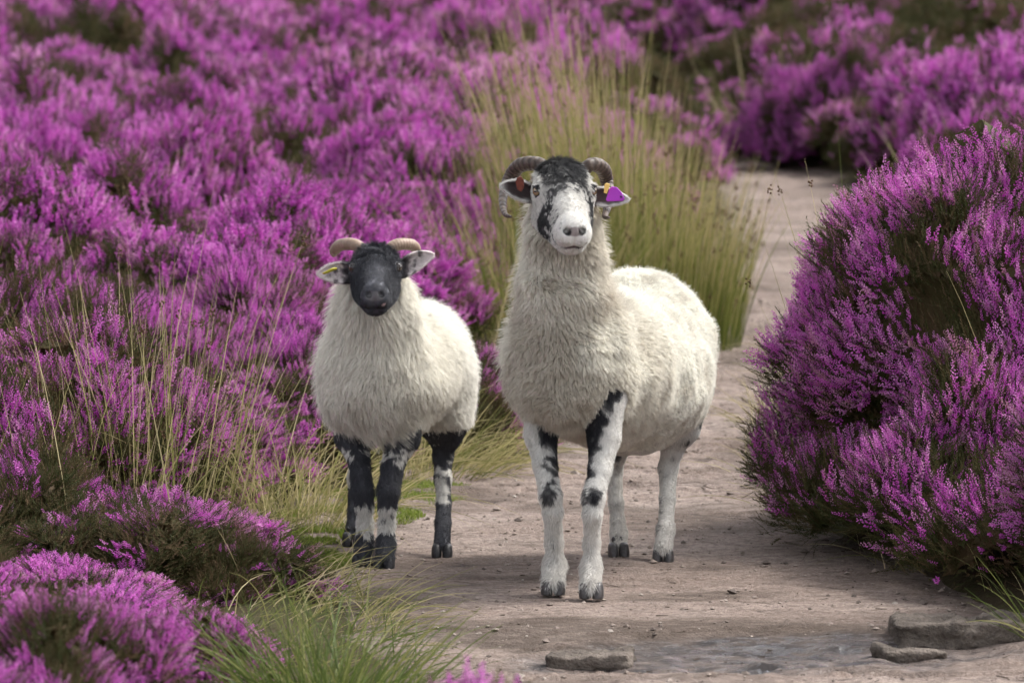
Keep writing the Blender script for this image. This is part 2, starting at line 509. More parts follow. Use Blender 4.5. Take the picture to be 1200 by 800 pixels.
def horn_mat(name, dark, light, band=.16):
    t = NT(name); co = t.node('ShaderNodeTexCoord').outputs['Object']
    a = t.attr('along').outputs['Fac']
    nz = t.noise(60, 5, .6, co, .4)
    rg = t.node('ShaderNodeMath', operation='SINE', ins={0: t.math('ADD', t.math('MULTIPLY', a, 150), t.math('MULTIPLY', nz, 4))}).outputs[0]
    c = t.mix(t.math('ADD', t.math('MULTIPLY', nz, .7), t.math('MULTIPLY', rg, band), clamp=True), dark, light)
    return t.done(t.pbsdf(c, .5, t.bump(t.math('ADD', t.math('MULTIPLY', rg, band * 6), t.math('MULTIPLY', nz, 1.5)), .6, .002), .35))

def make_horn(root, pts, rad, mat, base, seg=16, ridge=.016, nr=15):
    V, Fc = tube(np.array(pts) - base, rad, seg=seg, sub=8, flat=.85, ridge=ridge, nr=nr)
    al = np.linspace(0, 1, (len(V) - 2) // seg).repeat(seg); al = np.concatenate([al, [1, 0]])
    return link('horn', mesh_from('horn', V, Fc, [mat], attrs={'along': al}), root)

def eye_obj(root, H, side, r, mat, base, off=(.002, .0558, -.0285), gaze=(.55, .72, .38)):
    """gaze in (a, b, c)"""
    V, Q = uv_sphere(r)
    c = H.w(off[0], off[1] * side, off[2]) - base
    g = nrm(H.R @ np.array([gaze[0], gaze[1] * side, gaze[2]]))
    # local -Y = gaze, local X horizontal
    xh = nrm(np.cross(g, [0, 0, 1.0])); zz = np.cross(xh, g)
    zz = zz if zz[2] > 0 else -zz
    Rm = Matrix(((xh[0], -g[0], zz[0]), (xh[1], -g[1], zz[1]), (xh[2], -g[2], zz[2])))
    if Rm.determinant() < 0: Rm = Matrix(((-xh[0], -g[0], zz[0]), (-xh[1], -g[1], zz[1]), (-xh[2], -g[2], zz[2])))
    o = link('eye', mesh_from('eye', V, Q, [mat]), root, c)
    o.rotation_euler = Rm.to_euler()
    return o

M_HOOF = simple_mat('hoof_horn', (.055, .05, .05), .45, .4, 90, .6, .5)
M_HOOF_D = simple_mat('hoof_horn_black', (.022, .021, .023), .5, .4, 90, .6, .5)
def hoof(root, pos, base, mat, sc=1.0, yaw=0):
    V, Q = claw_mesh()
    o = link('hoof', mesh_from('hoof', V, Q, [mat]), root, np.array(pos) - base, (0, 0, yaw))
    o.scale = (sc, sc, sc); return o

# ---------------------------------------------------------------- EWE
def make_ewe():
    rng = np.random.default_rng(3)
    base = np.array([.21, 9.75, 0.0])
    H = Head(P(663, 210.5, 9.40), math.radians(9), math.radians(32), 1.0)
    # legs: joint list (u, v, D, radius_m) top to pastern
    PX = lambda u, v, D, r: (P(u, v, D), r)
    legs = {
        'fl': [PX(640, 470, 9.62, 0.0478), PX(634, 508, 9.60, 0.0313), PX(639, 545, 9.56, 0.0202), PX(645, 581, 9.52, 0.0189), PX(648, 600, 9.52, 0.0160), PX(649, 635, 9.54, 0.0139), PX(650, 662, 9.54, 0.0168), PX(648, 684, 9.50, 0.0176)],
        'fr': [PX(706, 470, 9.58, 0.0478), PX(708, 512, 9.56, 0.0331), PX(703, 550, 9.52, 0.0218), PX(696, 584, 9.48, 0.0206), PX(695, 603, 9.47, 0.0164), PX(694, 636, 9.49, 0.0139), PX(694, 664, 9.48, 0.0168), PX(693, 688, 9.44, 0.0176)],
        'bl': [PX(722, 480, 10.22, 0.0598), PX(722, 530, 10.24, 0.0218), PX(719, 552, 10.27, 0.0176), PX(722, 590, 10.22, 0.0143), PX(725, 625, 10.19, 0.0151), PX(725, 643, 10.15, 0.0168)],
        'br': [PX(796, 455, 10.15, 0.0718), PX(797, 500, 10.17, 0.0432), PX(788, 526, 10.18, 0.0227), PX(783, 548, 10.18, 0.0197), PX(782, 585, 10.12, 0.0151), PX(780, 620, 10.07, 0.0160), PX(777, 645, 10.03, 0.0176)],
    }
    feet = {'fl': P(648, 697, 9.50), 'fr': P(693, 702, 9.44), 'bl': P(725, 655, 10.13), 'br': P(777, 661, 10.03)}
    for k in feet: feet[k][2] = 0
    axis = nrm(np.array([.22, 1.0, 0]))
    yaw = math.atan2(-axis[0], axis[1])
    Rb = rotm(0, 0, yaw)
    E = []
    def ell(u, v, D, r, R=Rb, k=.05): E.append((P(u, v, D), np.array(r), R, k))
    ell(668, 412, 9.64, (.124, .16, .150))            # chest
    ell(664, 468, 9.60, (.088, .10, .058))            # brisket
    ell(628, 434, 9.66, (.052, .10, .100), k=.04)     # shoulder
    ell(714, 436, 9.66, (.055, .10, .105), k=.04)
    ell(707, 432, 9.86, (.170, .26, .172))            # barrel
    ell(737, 445, 10.02, (.185, .22, .165), k=.06)    # belly
    ell(752, 398, 10.16, (.150, .19, .155), k=.06)    # rump
    ell(795, 440, 10.16, (.068, .13, .125), k=.05)    # thigh
    ell(718, 450, 10.2, (.060, .12, .12), k=.05)
    neck = [(P(668, 385, 9.60), .118), (P(661, 330, 9.53), .083), (P(660, 285, 9.49), .068), (P(662, 245, 9.48), .060)]
    def torso(p):
        d = None
        for c, r, R, k in E:
            e = sd_ell(p, c, r, R); d = e if d is None else smin(d, e, k)
        for (a, ra), (b, rb) in zip(neck[:-1], neck[1:]): d = smin(d, sd_cone(p, a, b, ra, rb), .035)
        return d
    def bare(p):
        d = head_sdf(p, H)
        for j in legs.values():
            for (a, ra), (b, rb) in zip(j[:-1], j[1:]): d = smin(d, sd_cone(p, a, b, ra, rb), .012)
        return d
    def lumps(p):
        ch = sst(9.85, 9.65, p[:, 1])
        return .008 * vn(p, 14, 2) + .005 * vn(p, 30, 8) + ch * .007 * np.abs(vn(p * np.array([.7, .7, 1.6]), 18, 12))
    fn = lambda p: smin(torso(p) + lumps(p), bare(p), .018)
    hl, hh = H.o + np.array([-.11, -.16, -.16]), H.o + np.array([.11, .15, .10])
    V, Q = build_mesh_sdf(fn, np.array([-.12, 9.2, .015]), np.array([.60, 10.50, 1.02]), .0075, [(hl, hh, .0028), (np.array([-9, -9, -9.]), np.array([9, -8, .3]), .0055)])
    N = vnormals(V, Q)
    dt, db = torso(V), bare(V)
    hq = H.l(V)
    ishead = np.linalg.norm((hq - np.array([.03, 0, -.05])) / np.array([.17, .10, .10]), axis=1) < 1.0
    ishead &= ~((hq[:, 2] < -.098) | ((hq[:, 0] < -.03) & (hq[:, 2] < -.075)))
    woolm = sst(-.004, .006, db - dt) * np.where(ishead, 0, 1)
    woolm[V[:, 2] < .27] = 0
    # colours
    def coat(p, dt=None):
        n = len(p); c = np.tile(WHITE, (n, 1)); q = H.l(p)
        hd = (p[:, 2] > .70) & (p[:, 1] < 9.62)
        a, b, cc = q[:, 0], q[:, 1], q[:, 2]
        nz = vn(q, 90, 3) * .5 + vn(q, 200, 5) * .5
        wl = nz * .012
        pb = np.zeros(n)
        crown = sst(.036, .000, a + wl + np.abs(b) * .25) * sst(.052, .040, np.abs(b) + wl * .6)
        mot = sst(.060, .024, a + wl) * sst(.052, .036, np.abs(b)) * (.65 + .7 * nz)
        pb = np.maximum(crown * (.80 + .18 * vn(p, 150, 98)), np.clip(mot, 0, .75))
        pb = np.maximum(pb, .55 * sst(-.2, .35, vn(p, 120, 97)) * sst(.008, .02, a) * sst(.062, .045, a) * sst(.058, .05, np.abs(b)))
        # dark cheek patch on viewer's left and a smaller one on the right
        chl = sst(.028, .038, a + wl) * sst(.125, .085, a + wl) * sst(-.030, -.040, b + .10 * (a - .05) + wl)
        chl = chl * (1 - .55 * sst(.15, .45, vn(p, 140, 95)) * sst(-.056, -.045, b))
        pb = np.maximum(pb, .90 * chl * np.where((a > .035) & (a < .10), 1, .6))
        chr_ = sst(.016, .026, a + wl) * sst(.082, .06, a + wl) * sst(.041, .050, b + wl)
        pb = np.maximum(pb, chr_)
        pb = np.maximum(pb, .7 * sst(-.1, .4, nz) * sst(-.020, -.03, b) * sst(.06, .09, a) * sst(.15, .13, a))   # flecks by the jaw
        pb = np.maximum(pb, .7 * sst(-.1, .4, nz) * sst(.02, .035, a) * sst(.062, .045, a) * sst(.024, .034, np.abs(b)))
        # around the eyes
        er = np.linalg.norm((np.stack([a - .002, np.abs(b) - .0590, cc + .0275], -1)) / np.array([1, 1, 1]), axis=1)
        pb = np.maximum(pb, sst(.0152, .0135, er + wl * .15))
        nose = sst(.0115, .0085, np.linalg.norm((q - np.array([.152, 0, -.028])) * np.array([1, .45, 1]) - np.stack([0 * b, 0 * b, 0 * b], -1), axis=1))
        pb = .5 * pb + .5 * sst(.25, .75, pb + .30 * vn(p, 210, 91) * (pb > .03))
        c = np.where(hd[:, None], c * (1 - pb[:, None]) + BLACK * pb[:, None], c)
        gr = np.array([.26, .22, .21])
        c = np.where(hd[:, None], c * (1 - nose[:, None]) + gr * nose[:, None], c)
        mouth = sst(.006, .0035, np.abs(cc + .0655 + .34 * np.abs(b))) * sst(.135, .148, a)
        c = np.where(hd[:, None], c * (1 - .75 * mouth[:, None]) + np.array([.07, .05, .05]) * .75 * mouth[:, None], c)
        nos = sst(.0105, .008, np.linalg.norm(np.stack([(a - .154) * .8, np.abs(b) - .0175 - .25 * (cc + .027), (cc + .027) * 1.3], -1), axis=1) - .001)
        c = np.where(hd[:, None], c * (1 - nos[:, None]) + np.array([.012, .01, .01]) * nos[:, None], c)
        # legs
        lg = (p[:, 2] < .44) & ~hd
        z = p[:, 2]; n1 = vn(p, 45, 11); n2 = vn(p, 110, 12)
        front = p[:, 1] < 9.85
        fx = np.where(p[:, 0] < .13, (p[:, 0] - .075), (p[:, 0] - .185))      # across each front leg
        side = np.where(p[:, 0] < .13, fx, -fx)
        blk = sst(.245, .37, z + .05 * n1 + .02 * n2 + side * 2.9) * .92
        blk = np.maximum(blk, .75 * sst(.018, .006, np.linalg.norm(np.stack([(p[:, 0] - np.where(p[:, 0] < .13, .080, .178)) * .8, (z - .218) * .6], -1), axis=1) + .006 * n2) * front)
        blkb = np.maximum(sst(.27, .32, z + .02 * n1), .45 * sst(.1, .5, n1 + .3 * n2)) * .8
        bb = np.where(front, blk, blkb)
        bb = np.clip(bb + .25 * sst(.25, .6, vn(p, 30, 96)) * (z > .08) * (z < .30), 0, 1)
        bb = .7 * sst(.15, .85, bb + .30 * vn(p, 90, 92) * (bb > .05)) + .36 * bb
        bb = np.clip(bb, 0, 1)
        c = np.where(lg[:, None], c * (1 - bb[:, None]) + BLACK * bb[:, None], c)
        dirt = np.clip(sst(.20, .0, z) * (.35 + .25 * n1), 0, .6)
        return c * (1 - dirt[:, None]) + np.array([.25, .2, .17]) * dirt[:, None]
    C = coat(V)
    WC = np.array([.60, .55, .47])
    C = C * (1 - woolm[:, None]) + WC * .8 * woolm[:, None]
    root = empty('ewe', base, 'adult horned ewe with a white and black face and cream fleece, purple ear tag', 'sheep')
    V = V - base
    # ears joined into the body surface
    eb = H.w(-.030, -.052, -.062); et = P(586, 214, 9.44)
    ears = []
    for bs, tp, W in ((H.w(-.026, -.050, -.060), P(585, 213, 9.46), .0225), (H.w(-.022, .050, -.060), P(738, 229, 9.46), .020)):
        dv = tp - bs
        ears.append(ear_mesh(bs - base, dv, np.array([0, .1, 1.0]) , np.linalg.norm(dv), W, 1.0, np.array([0, -1.0, -.25])))
    VV, QQ, CC, NN = [V], [Q], [C], [N]; off = len(V)
    earW = [np.zeros(len(V))]
    for ei, (v, q, s, t, sd) in enumerate(ears):
        nn = vnormals(v, q)
        nz = vn(v, 110, 6)
        inner = (sd > 0) * sst(1.0, .55, np.abs(t) + .2 * nz) * sst(1.0, .75, s)
        inc = np.array([.06, .045, .045]) if ei == 0 else np.array([.10, .07, .07])
        wht = np.tile(WHITE * .9, (len(v), 1))
        dk = sst(.45, .15, s + .1 * nz) * (.6 if ei == 0 else .9)
        c = wht * (1 - np.maximum(inner, dk)[:, None]) + inc * np.maximum(inner, dk)[:, None]
        VV.append(v); QQ.append(q + off); CC.append(c); NN.append(nn); earW.append(np.ones(len(v))); off += len(v)
    V = np.vstack(VV); Q = np.vstack(QQ); C = np.vstack(CC); N = np.vstack(NN); earW = np.concatenate(earW)
    woolm = np.concatenate([woolm, np.zeros(len(earW) - len(woolm))])
    body = link('body', mesh_from('ewe_body', V, Q, [M_SKIN], attrs={'col': C}), root)
    T = tri_of(Q)
    fwd = -axis
    def flow(p, nn):
        pw = p + base
        nk = sst(.62, .75, pw[:, 2])[:, None]
        f = axis * .7 + np.array([0, 0, -.9])
        return f * (1 - nk) + np.array([0, .2, -1.0]) * nk + .5 * vnv(p, 5, 21)
    def wcol(p, rng, lk):
        pw = p + base; n = len(p)
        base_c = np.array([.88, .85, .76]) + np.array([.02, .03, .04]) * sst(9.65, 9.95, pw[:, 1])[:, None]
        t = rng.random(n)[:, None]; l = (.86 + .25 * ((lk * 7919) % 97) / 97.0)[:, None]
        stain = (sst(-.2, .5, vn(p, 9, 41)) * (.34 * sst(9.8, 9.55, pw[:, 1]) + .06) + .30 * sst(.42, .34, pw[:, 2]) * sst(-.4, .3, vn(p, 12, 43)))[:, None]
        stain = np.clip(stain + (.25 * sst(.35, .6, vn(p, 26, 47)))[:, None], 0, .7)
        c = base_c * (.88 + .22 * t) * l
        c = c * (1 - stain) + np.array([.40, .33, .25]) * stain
        return np.clip(c, 0, 1)
    def wlen(p):
        pw = p + base
        l = 1 - .55 * sst(9.66, 9.85, pw[:, 1]) + .15 * sst(.75, .85, pw[:, 2])
        l *= 1 - .55 * sst(.88, .92, pw[:, 2])
        return l * (1 - .4 * sst(.46, .40, pw[:, 2]))
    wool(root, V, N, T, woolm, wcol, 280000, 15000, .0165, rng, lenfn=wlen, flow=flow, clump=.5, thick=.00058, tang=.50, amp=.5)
    # loose fly-away fibres
    wool(root, V, N, T, woolm, wcol, 30000, 9000, .026, rng, lenfn=lambda p: wlen(p) * 1.1, flow=flow, clump=.15, thick=.00035, tang=.35, amp=.6, name='loose_wool')
    furw = np.where(earW > 0, .8, np.where(woolm > .5, 0, 1.0))
    lq = lambda p: H.l(p + base)
    eyeclear = lambda p: np.linalg.norm(np.stack([lq(p)[:, 0] - .002, np.abs(lq(p)[:, 1]) - .058, lq(p)[:, 2] + .0275], -1), axis=1)
    ve = eyeclear(V); furw = furw * (ve > .0125)
    vq = lq(V); nosev = np.linalg.norm((vq - np.array([.155, 0, -.032])) * np.array([1, .6, 1]), axis=1) < .016
    furw = furw * ~nosev
    def fflow(p, nn):
        pw = p + base; hd = (pw[:, 2] > .70)[:, None]
        q = lq(p)
        fa = H.a * 1.0 - H.c * .1 + nn * 0 + np.outer(np.tanh(q[:, 1] / .03) * .25, H.b)
        crown = (q[:, 0] < .0)[:, None]
        fa = np.where(crown, H.a * .9 + np.outer(np.tanh(q[:, 1] / .05) * .4, H.b) + .5 * vnv(p, 90, 71), fa)
        return np.where(hd, fa, np.array([0, 0, -1.0]))
    def flen(p):
        pw = p + base; q = lq(p); hd = (pw[:, 2] > .70)
        l = np.where(hd, np.where((q[:, 0] < .005) & (np.abs(q[:, 1]) < .05), 1.9, .75), 1.15) * np.where(np.abs(q[:, 1]) > .066, .55, 1)
        return l * np.where(hd & (q[:, 0] > .10), .55, 1) * (1 + .5 * (~hd & (pw[:, 2] < .09)))
    fur(root, V, N, T, furw, C, 85000, .0085, fflow, rng, thick=.0004, lenfn=flen)
    # hooves
    for k, yw in (('fl', .05), ('fr', -.03), ('bl', .1), ('br', -.05)):
        hoof(root, feet[k], base, M_HOOF, 1.0 if k[0] == 'f' else .93, yw)
    # eyes
    em = eye_material('ewe_eye', (.27, .19, .10))
    for s in (-1, 1): eye_obj(root, H, s, .0130, em, base)
    hm = horn_mat('ewe_horn', (.03, .02, .017), (.20, .15, .12))
    hornL = [(650, 206, 9.50), (632, 193, 9.50), (612, 193, 9.53), (600, 204, 9.56), (592, 220, 9.54), (589, 238, 9.47), (592, 251, 9.40), (599, 254, 9.37)]
    hornR = [(676, 206, 9.50), (693, 193, 9.50), (706, 198, 9.54), (711, 212, 9.58), (714, 232, 9.54), (711, 246, 9.47), (709, 254, 9.42), (714, 255, 9.38)]
    rr = [.0165, .0185, .0180, .0155, .0122, .0092, .0065, .003]
    make_horn(root, [P(*q) for q in hornL], rr, hm, base)
    make_horn(root, [P(*q) for q in hornR], np.array(rr) * .92, hm, base)
    # ear tags
    pm = simple_mat('tag_purple', (.42, .04, .52), .35, .5); ym = simple_mat('tag_yellow', (.85, .55, .16), .4, .5); om = simple_mat('tag_rust', (.12, .03, .018), .5, .3, 80, .4)
    def plate(poly, th, mat, nm, parent):
        poly = np.array(poly); n = len(poly)
        f = nrm(np.cross(poly[1] - poly[0], poly[2] - poly[0])); 
        if f[1] > 0: f = -f
        c = poly.mean(0)
        rings = [(1.0, 0), (1.0, th * .7), (.93, th)]
        V_ = np.vstack([c + (poly - c) * s_ + f * h_ for s_, h_ in rings] + [(c + f * th)[None], c[None]])
        Fq = []
        for r_ in range(2):
            for i in range(n): Fq.append((r_ * n + i, r_ * n + (i + 1) % n, (r_ + 1) * n + (i + 1) % n, (r_ + 1) * n + i))
        Ft = [(2 * n + i, 2 * n + (i + 1) % n, 3 * n) for i in range(n)] + [((i + 1) % n, i, 3 * n + 1) for i in range(n)]
        return link(nm, mesh_from(nm, V_, [np.array(Fq), np.array(Ft)], [mat], smooth=False), parent)
    DT = 9.395
    tagp = plate([P(u, v, DT) - base for u, v in ((711.5, 236), (710, 234), (714, 221), (717, 218.5), (723, 219.5), (729, 226), (732, 233), (730, 235.5))], .003, pm, 'ear_tag', root)
    V_, Q_ = uv_sphere(.0028); link('stud', mesh_from('stud', V_ * [1, .6, 1], Q_, [simple_mat('tag_stud', (.08, .01, .1), .4)]), tagp, P(728, 230.5, DT - .004) - base)
    plate([P(u, v, DT - .004) - base for u, v in ((707.5, 226), (708.5, 216), (710.5, 214.5), (714.5, 215.5), (714, 219), (711, 227))], .004, ym, 'ear_tag', root)
    plate([P(u, v, 9.425) - base for u, v in ((606, 222), (604, 213), (606, 208), (611, 207), (614, 211), (614, 220), (611, 225))], .004, om, 'ear_tag', root)
    return root

# ---------------------------------------------------------------- LAMB
def make_lamb():
    rng = np.random.default_rng(11)
    base = np.array([-.27, 10.1, 0.0])
    H = Head(P(440, 302.5, 9.82), math.radians(1), math.radians(28), .85, .91)
    PX = lambda u, v, D, r: (P(u, v, D), r)
    legs = {
        'fl': [PX(412, 470, 10.04, 0.0460), PX(411, 512, 10.02, 0.0331), PX(420, 540, 9.99, 0.0202), PX(425, 575, 9.96, 0.0197), PX(427, 592, 9.96, 0.0151), PX(428, 614, 9.97, 0.0130), PX(427, 634, 9.97, 0.0160), PX(426, 652, 9.94, 0.0168)],
        'fr': [PX(470, 470, 10.02, 0.0460), PX(473, 512, 10.0, 0.0350), PX(461, 545, 9.97, 0.0210), PX(455, 576, 9.94, 0.0202), PX(454, 593, 9.94, 0.0151), PX(453, 614, 9.95, 0.0130), PX(452, 636, 9.94, 0.0160), PX(451, 654, 9.91, 0.0168)],
        'bl': [PX(430, 470, 10.45, 0.0552), PX(420, 530, 10.48, 0.0185), PX(416, 560, 10.48, 0.0151), PX(415, 600, 10.42, 0.0130), PX(414, 622, 10.38, 0.0151), PX(413, 632, 10.35, 0.0151)],
        'br': [PX(519, 470, 10.30, 0.0440), PX(522, 510, 10.30, 0.0313), PX(519, 535, 10.30, 0.0202), PX(519, 560, 10.27, 0.0172), PX(520, 590, 10.24, 0.0143), PX(519, 612, 10.19, 0.0155), PX(518, 640, 10.13, 0.0172)],
    }
    feet = {'fl': P(425, 665, 9.94), 'fr': P(450, 667, 9.91), 'bl': P(413, 642, 10.33), 'br': P(518, 655, 10.12)}
    for k in feet: feet[k][2] = 0
    axis = nrm(np.array([.34, 1.0, 0]))
    Rb = rotm(0, 0, math.atan2(-axis[0], axis[1]))
    E = []
    def ell(u, v, D, r, R=Rb, k=.05): E.append((P(u, v, D), np.array(r), R, k))
    ell(441, 437, 10.0, (.106, .13, .120))
    ell(443, 462, 9.98, (.075, .09, .050))
    ell(408, 455, 10.02, (.046, .08, .088), k=.04)
    ell(478, 455, 10.02, (.046, .08, .088), k=.04)
    ell(473, 432, 10.16, (.120, .20, .132))
    ell(492, 423, 10.34, (.102, .16, .128), k=.06)
    ell(520, 468, 10.30, (.064, .10, .112), k=.05)
    ell(470, 470, 10.36, (.06, .09, .07), k=.05)
    neck = [(P(440, 410, 9.98), .096), (P(440, 372, 9.95), .077), (P(440, 335, 9.93), .058)]
    def torso(p):
        d = None
        for c, r, R, k in E:
            e = sd_ell(p, c, r, R); d = e if d is None else smin(d, e, k)
        for (a, ra), (b, rb) in zip(neck[:-1], neck[1:]): d = smin(d, sd_cone(p, a, b, ra, rb), .035)
        return d
    def bare(p):
        d = head_sdf(p, H, True)
        for j in legs.values():
            for (a, ra), (b, rb) in zip(j[:-1], j[1:]): d = smin(d, sd_cone(p, a, b, ra, rb), .012)
        return d
    fn = lambda p: smin(torso(p) + .004 * vn(p, 20, 2), bare(p), .016)
    hl, hh = H.o + np.array([-.09, -.14, -.13]), H.o + np.array([.09, .13, .09])
    V, Q = build_mesh_sdf(fn, np.array([-.55, 9.6, .015]), np.array([.05, 10.70, .85]), .0075, [(hl, hh, .0026), (np.array([-9, -9, -9.]), np.array([9, -8, .28]), .0055)])
    N = vnormals(V, Q)
    dt, db = torso(V), bare(V)
    hq = H.l(V)
    ishead = np.linalg.norm((hq - np.array([.03, 0, -.05])) / np.array([.17, .10, .10]), axis=1) < 1.0
    ishead &= ~((hq[:, 2] < -.098) | ((hq[:, 0] < -.04) & (hq[:, 2] < -.08)))
    woolm = sst(-.004, .006, db - dt) * np.where(ishead, 0, 1)
    woolm[V[:, 2] < .29] = 0
    hd = (V[:, 2] > .52) & (V[:, 1] < 10.0)
    C = np.tile(np.array([.048, .049, .057]), (len(V), 1))
    # grey hairs down the nose, pink nick on the lip
    a, b, cc = hq[:, 0], hq[:, 1], hq[:, 2]
    gy = sst(.02, .05, a) * sst(.14, .11, a) * sst(.03, .01, np.abs(b)) * hd
    C += gy[:, None] * np.array([.045, .045, .05])
    C *= (1.4 + .4 * vn(V, 120, 77))[:, None]
    lid = np.linalg.norm(np.stack([a - .002, np.abs(b) - .0585, (cc + .0265) * 1.1], -1), axis=1)
    C += (sst(.019, .016, lid) * sst(.0125, .0145, lid) * hd)[:, None] * .04
    ns = sst(.0155, .012, np.linalg.norm((hq - np.array([.153, 0, -.030])) * np.array([1, .55, 1]), axis=1)) * hd
    C = C * (1 - ns[:, None]) + np.array([.12, .115, .12]) * ns[:, None]
    nh = sst(.0105, .008, np.linalg.norm(np.stack([(a - .154) * .8, np.abs(b) - .0175, (cc + .027) * 1.3], -1), axis=1)) * hd
    C = C * (1 - nh[:, None]) + .008 * nh[:, None]
    pk = sst(.009, .006, np.linalg.norm(hq - np.array([.153, .020, -.052]), axis=1)) * hd
    C = C * (1 - pk[:, None]) + np.array([.6, .45, .45]) * pk[:, None]
    z = V[:, 2]; n1 = vn(V, 40, 11); n2 = vn(V, 95, 12)
    frontm = V[:, 1] < 10.08
    zz = z + .012 * n1 + .012 * n2
    w1 = sst(.075, .085, zz) * sst(.150, .138, zz) * sst(-.7, -.4, n2 * .8 + n1 * .5)
    w2 = sst(.235, .245, zz) * sst(.275, .262, zz) * sst(-.35, 0.0, n2 + .4 * n1)
    w3 = sst(.30, .32, zz) * .6 * sst(.1, .4, n1)
    wf = np.maximum.reduce([w1, w2, w3])
    wb = np.maximum(sst(.105, .12, zz) * sst(.205, .19, zz) * (.55 + .3 * n1), .4 * sst(.3, .6, n2) * (zz > .2))
    wl = np.where(frontm, wf, wb) * (z < .45)
    wl = sst(.3, .7, wl + .3 * vn(V, 85, 93) * (wl > .04))
    C = C * (1 - wl[:, None]) + WHITE * wl[:, None]
    WC = np.array([.62, .57, .49])
    C = C * (1 - woolm[:, None]) + WC * .8 * woolm[:, None]
    root = empty('lamb', base, 'young lamb with a plain black face, small horns and mottled black legs', 'sheep')
    V = V - base
    ears = []
    for bs, tp, W in ((H.w(-.022, -.050, -.060), P(371, 316, 9.90), .0240), (H.w(-.024, .050, -.058), P(509, 293, 9.90), .0235)):
        dv = tp - bs
        ears.append(ear_mesh(bs - base, dv, np.array([0, .1, 1.0]), np.linalg.norm(dv), W, .9, np.array([.15 if tp[0] < H.o[0] else -.15, -1.0, -.2])))
    VV, QQ, CC, NN = [V], [Q], [C], [N]; off = len(V); earW = [np.zeros(len(V))]
    for ei, (v, q, s, t, sd) in enumerate(ears):
        nz = vn(v, 90, 6)
        dk = np.maximum(sst(.42, .25, s + .1 * nz), (sd > 0) * sst(.75, .35, np.abs(t) + .25 * nz) * sst(.9, .6, s) * .35)
        dk = np.maximum(dk, .8 * sst(.25, .5, nz) * sst(.8, .6, s))
        wht = np.tile(np.array([.68, .60, .60]), (len(v), 1))
        c = wht * (1 - dk[:, None]) + np.array([.035, .032, .036]) * dk[:, None]
        VV.append(v); QQ.append(q + off); CC.append(c); NN.append(vnormals(v, q)); earW.append(np.ones(len(v))); off += len(v)
    V = np.vstack(VV); Q = np.vstack(QQ); C = np.vstack(CC); N = np.vstack(NN); earW = np.concatenate(earW)
    woolm = np.concatenate([woolm, np.zeros(len(earW) - len(woolm))])
    link('body', mesh_from('lamb_body', V, Q, [M_SKIN], attrs={'col': C}), root)
    T = tri_of(Q)
    def flow(p, nn):
        pw = p + base
        k = sst(10.15, 10.0, pw[:, 1])[:, None]
        side = np.sign(pw[:, 0] - P(441, 440, 10)[0])[:, None]
        return (axis * .6 + np.array([0, 0, -.9])) * (1 - k) + (np.array([0, 0, -1.2]) + side * np.array([.18, .1, 0])) * k + .30 * vnv(p, 5, 21)
    def wcol(p, rng, lk):
        pw = p + base; n = len(p)
        t = rng.random(n)[:, None]; l = (.86 + .25 * ((lk * 7919) % 97) / 97.0)[:, None]
        st = (.40 * sst(10.05, 9.95, pw[:, 1]) * sst(-.3, .6, vn(p * np.array([1, 1, .35]), 16, 44)) * sst(.10, .03, np.abs(pw[:, 0] - P(441, 440, 10)[0])))[:, None]
        c = (np.array([.88, .85, .77]) + np.array([.01, .02, .04]) * sst(10.05, 10.3, pw[:, 1])[:, None]) * (.88 + .22 * t) * l
        return np.clip(c * (1 - st) + np.array([.36, .29, .22]) * st, 0, 1)
    def wlen(p):
        pw = p + base
        l = 1 - .35 * sst(10.05, 10.2, pw[:, 1])
        l *= 1 - .5 * sst(.66, .72, pw[:, 2])
        # breast fringe hangs longer
        fr = sst(.09, .03, np.abs(pw[:, 0] - P(446, 440, 10)[0])) * sst(.40, .32, pw[:, 2]) * sst(10.1, 10.0, pw[:, 1])
        return l * (1 - .35 * sst(.42, .36, pw[:, 2])) * (1 + 1.3 * fr)
    wool(root, V, N, T, woolm, wcol, 220000, 9500, .026, rng, lenfn=wlen, flow=flow, clump=.52, thick=.00056, tang=.60, amp=.28, K=7)
    wool(root, V, N, T, woolm, wcol, 24000, 8000, .038, rng, lenfn=wlen, flow=flow, clump=.1, thick=.00032, tang=.48, amp=.5, name='loose_wool')
    lq = lambda p: H.l(p + base)
    vq = lq(V)
    ve = np.linalg.norm(np.stack([vq[:, 0] - .002, np.abs(vq[:, 1]) - .058, vq[:, 2] + .0275], -1), axis=1)
    furw = np.where(earW > 0, .8, np.where(woolm > .5, 0, 1.0)) * (ve > .0125)
    furw = furw * ~(np.linalg.norm((vq - np.array([.155, 0, -.032])) * np.array([1, .6, 1]), axis=1) < .018)
    def fflow(p, nn):
        pw = p + base; hd = (pw[:, 2] > .52)[:, None]; q = lq(p)
        fa = H.a + np.outer(np.tanh(q[:, 1] / .03) * .3, H.b)
        fa = np.where((q[:, 0] < -.01)[:, None], H.a * .4 + np.outer(np.tanh(q[:, 1] / .05) * .4, H.b) + H.c * .4 + .6 * vnv(p, 80, 71), fa)
        return np.where(hd, fa, np.array([0, 0, -1.0]))
    def flen(p):
        pw = p + base; q = lq(p); hd = (pw[:, 2] > .52)
        l = np.where(hd, .9 + 1.0 * sst(.015, -.03, q[:, 0]) * sst(.06, .045, np.abs(q[:, 1])), 1.3) * np.where(np.abs(q[:, 1]) > .068, .5, 1)
        return l * np.where(hd & (q[:, 0] > .10), .5, 1)
    fur(root, V, N, T, furw, C, 75000, .0085, fflow, rng, thick=.0004, lenfn=flen)
    for k, yw in (('fl', .05), ('fr', -.03), ('bl', .1), ('br', -.02)):
        hoof(root, feet[k], base, M_HOOF_D, .92, yw)
    em = eye_material('lamb_eye', (.06, .04, .028))
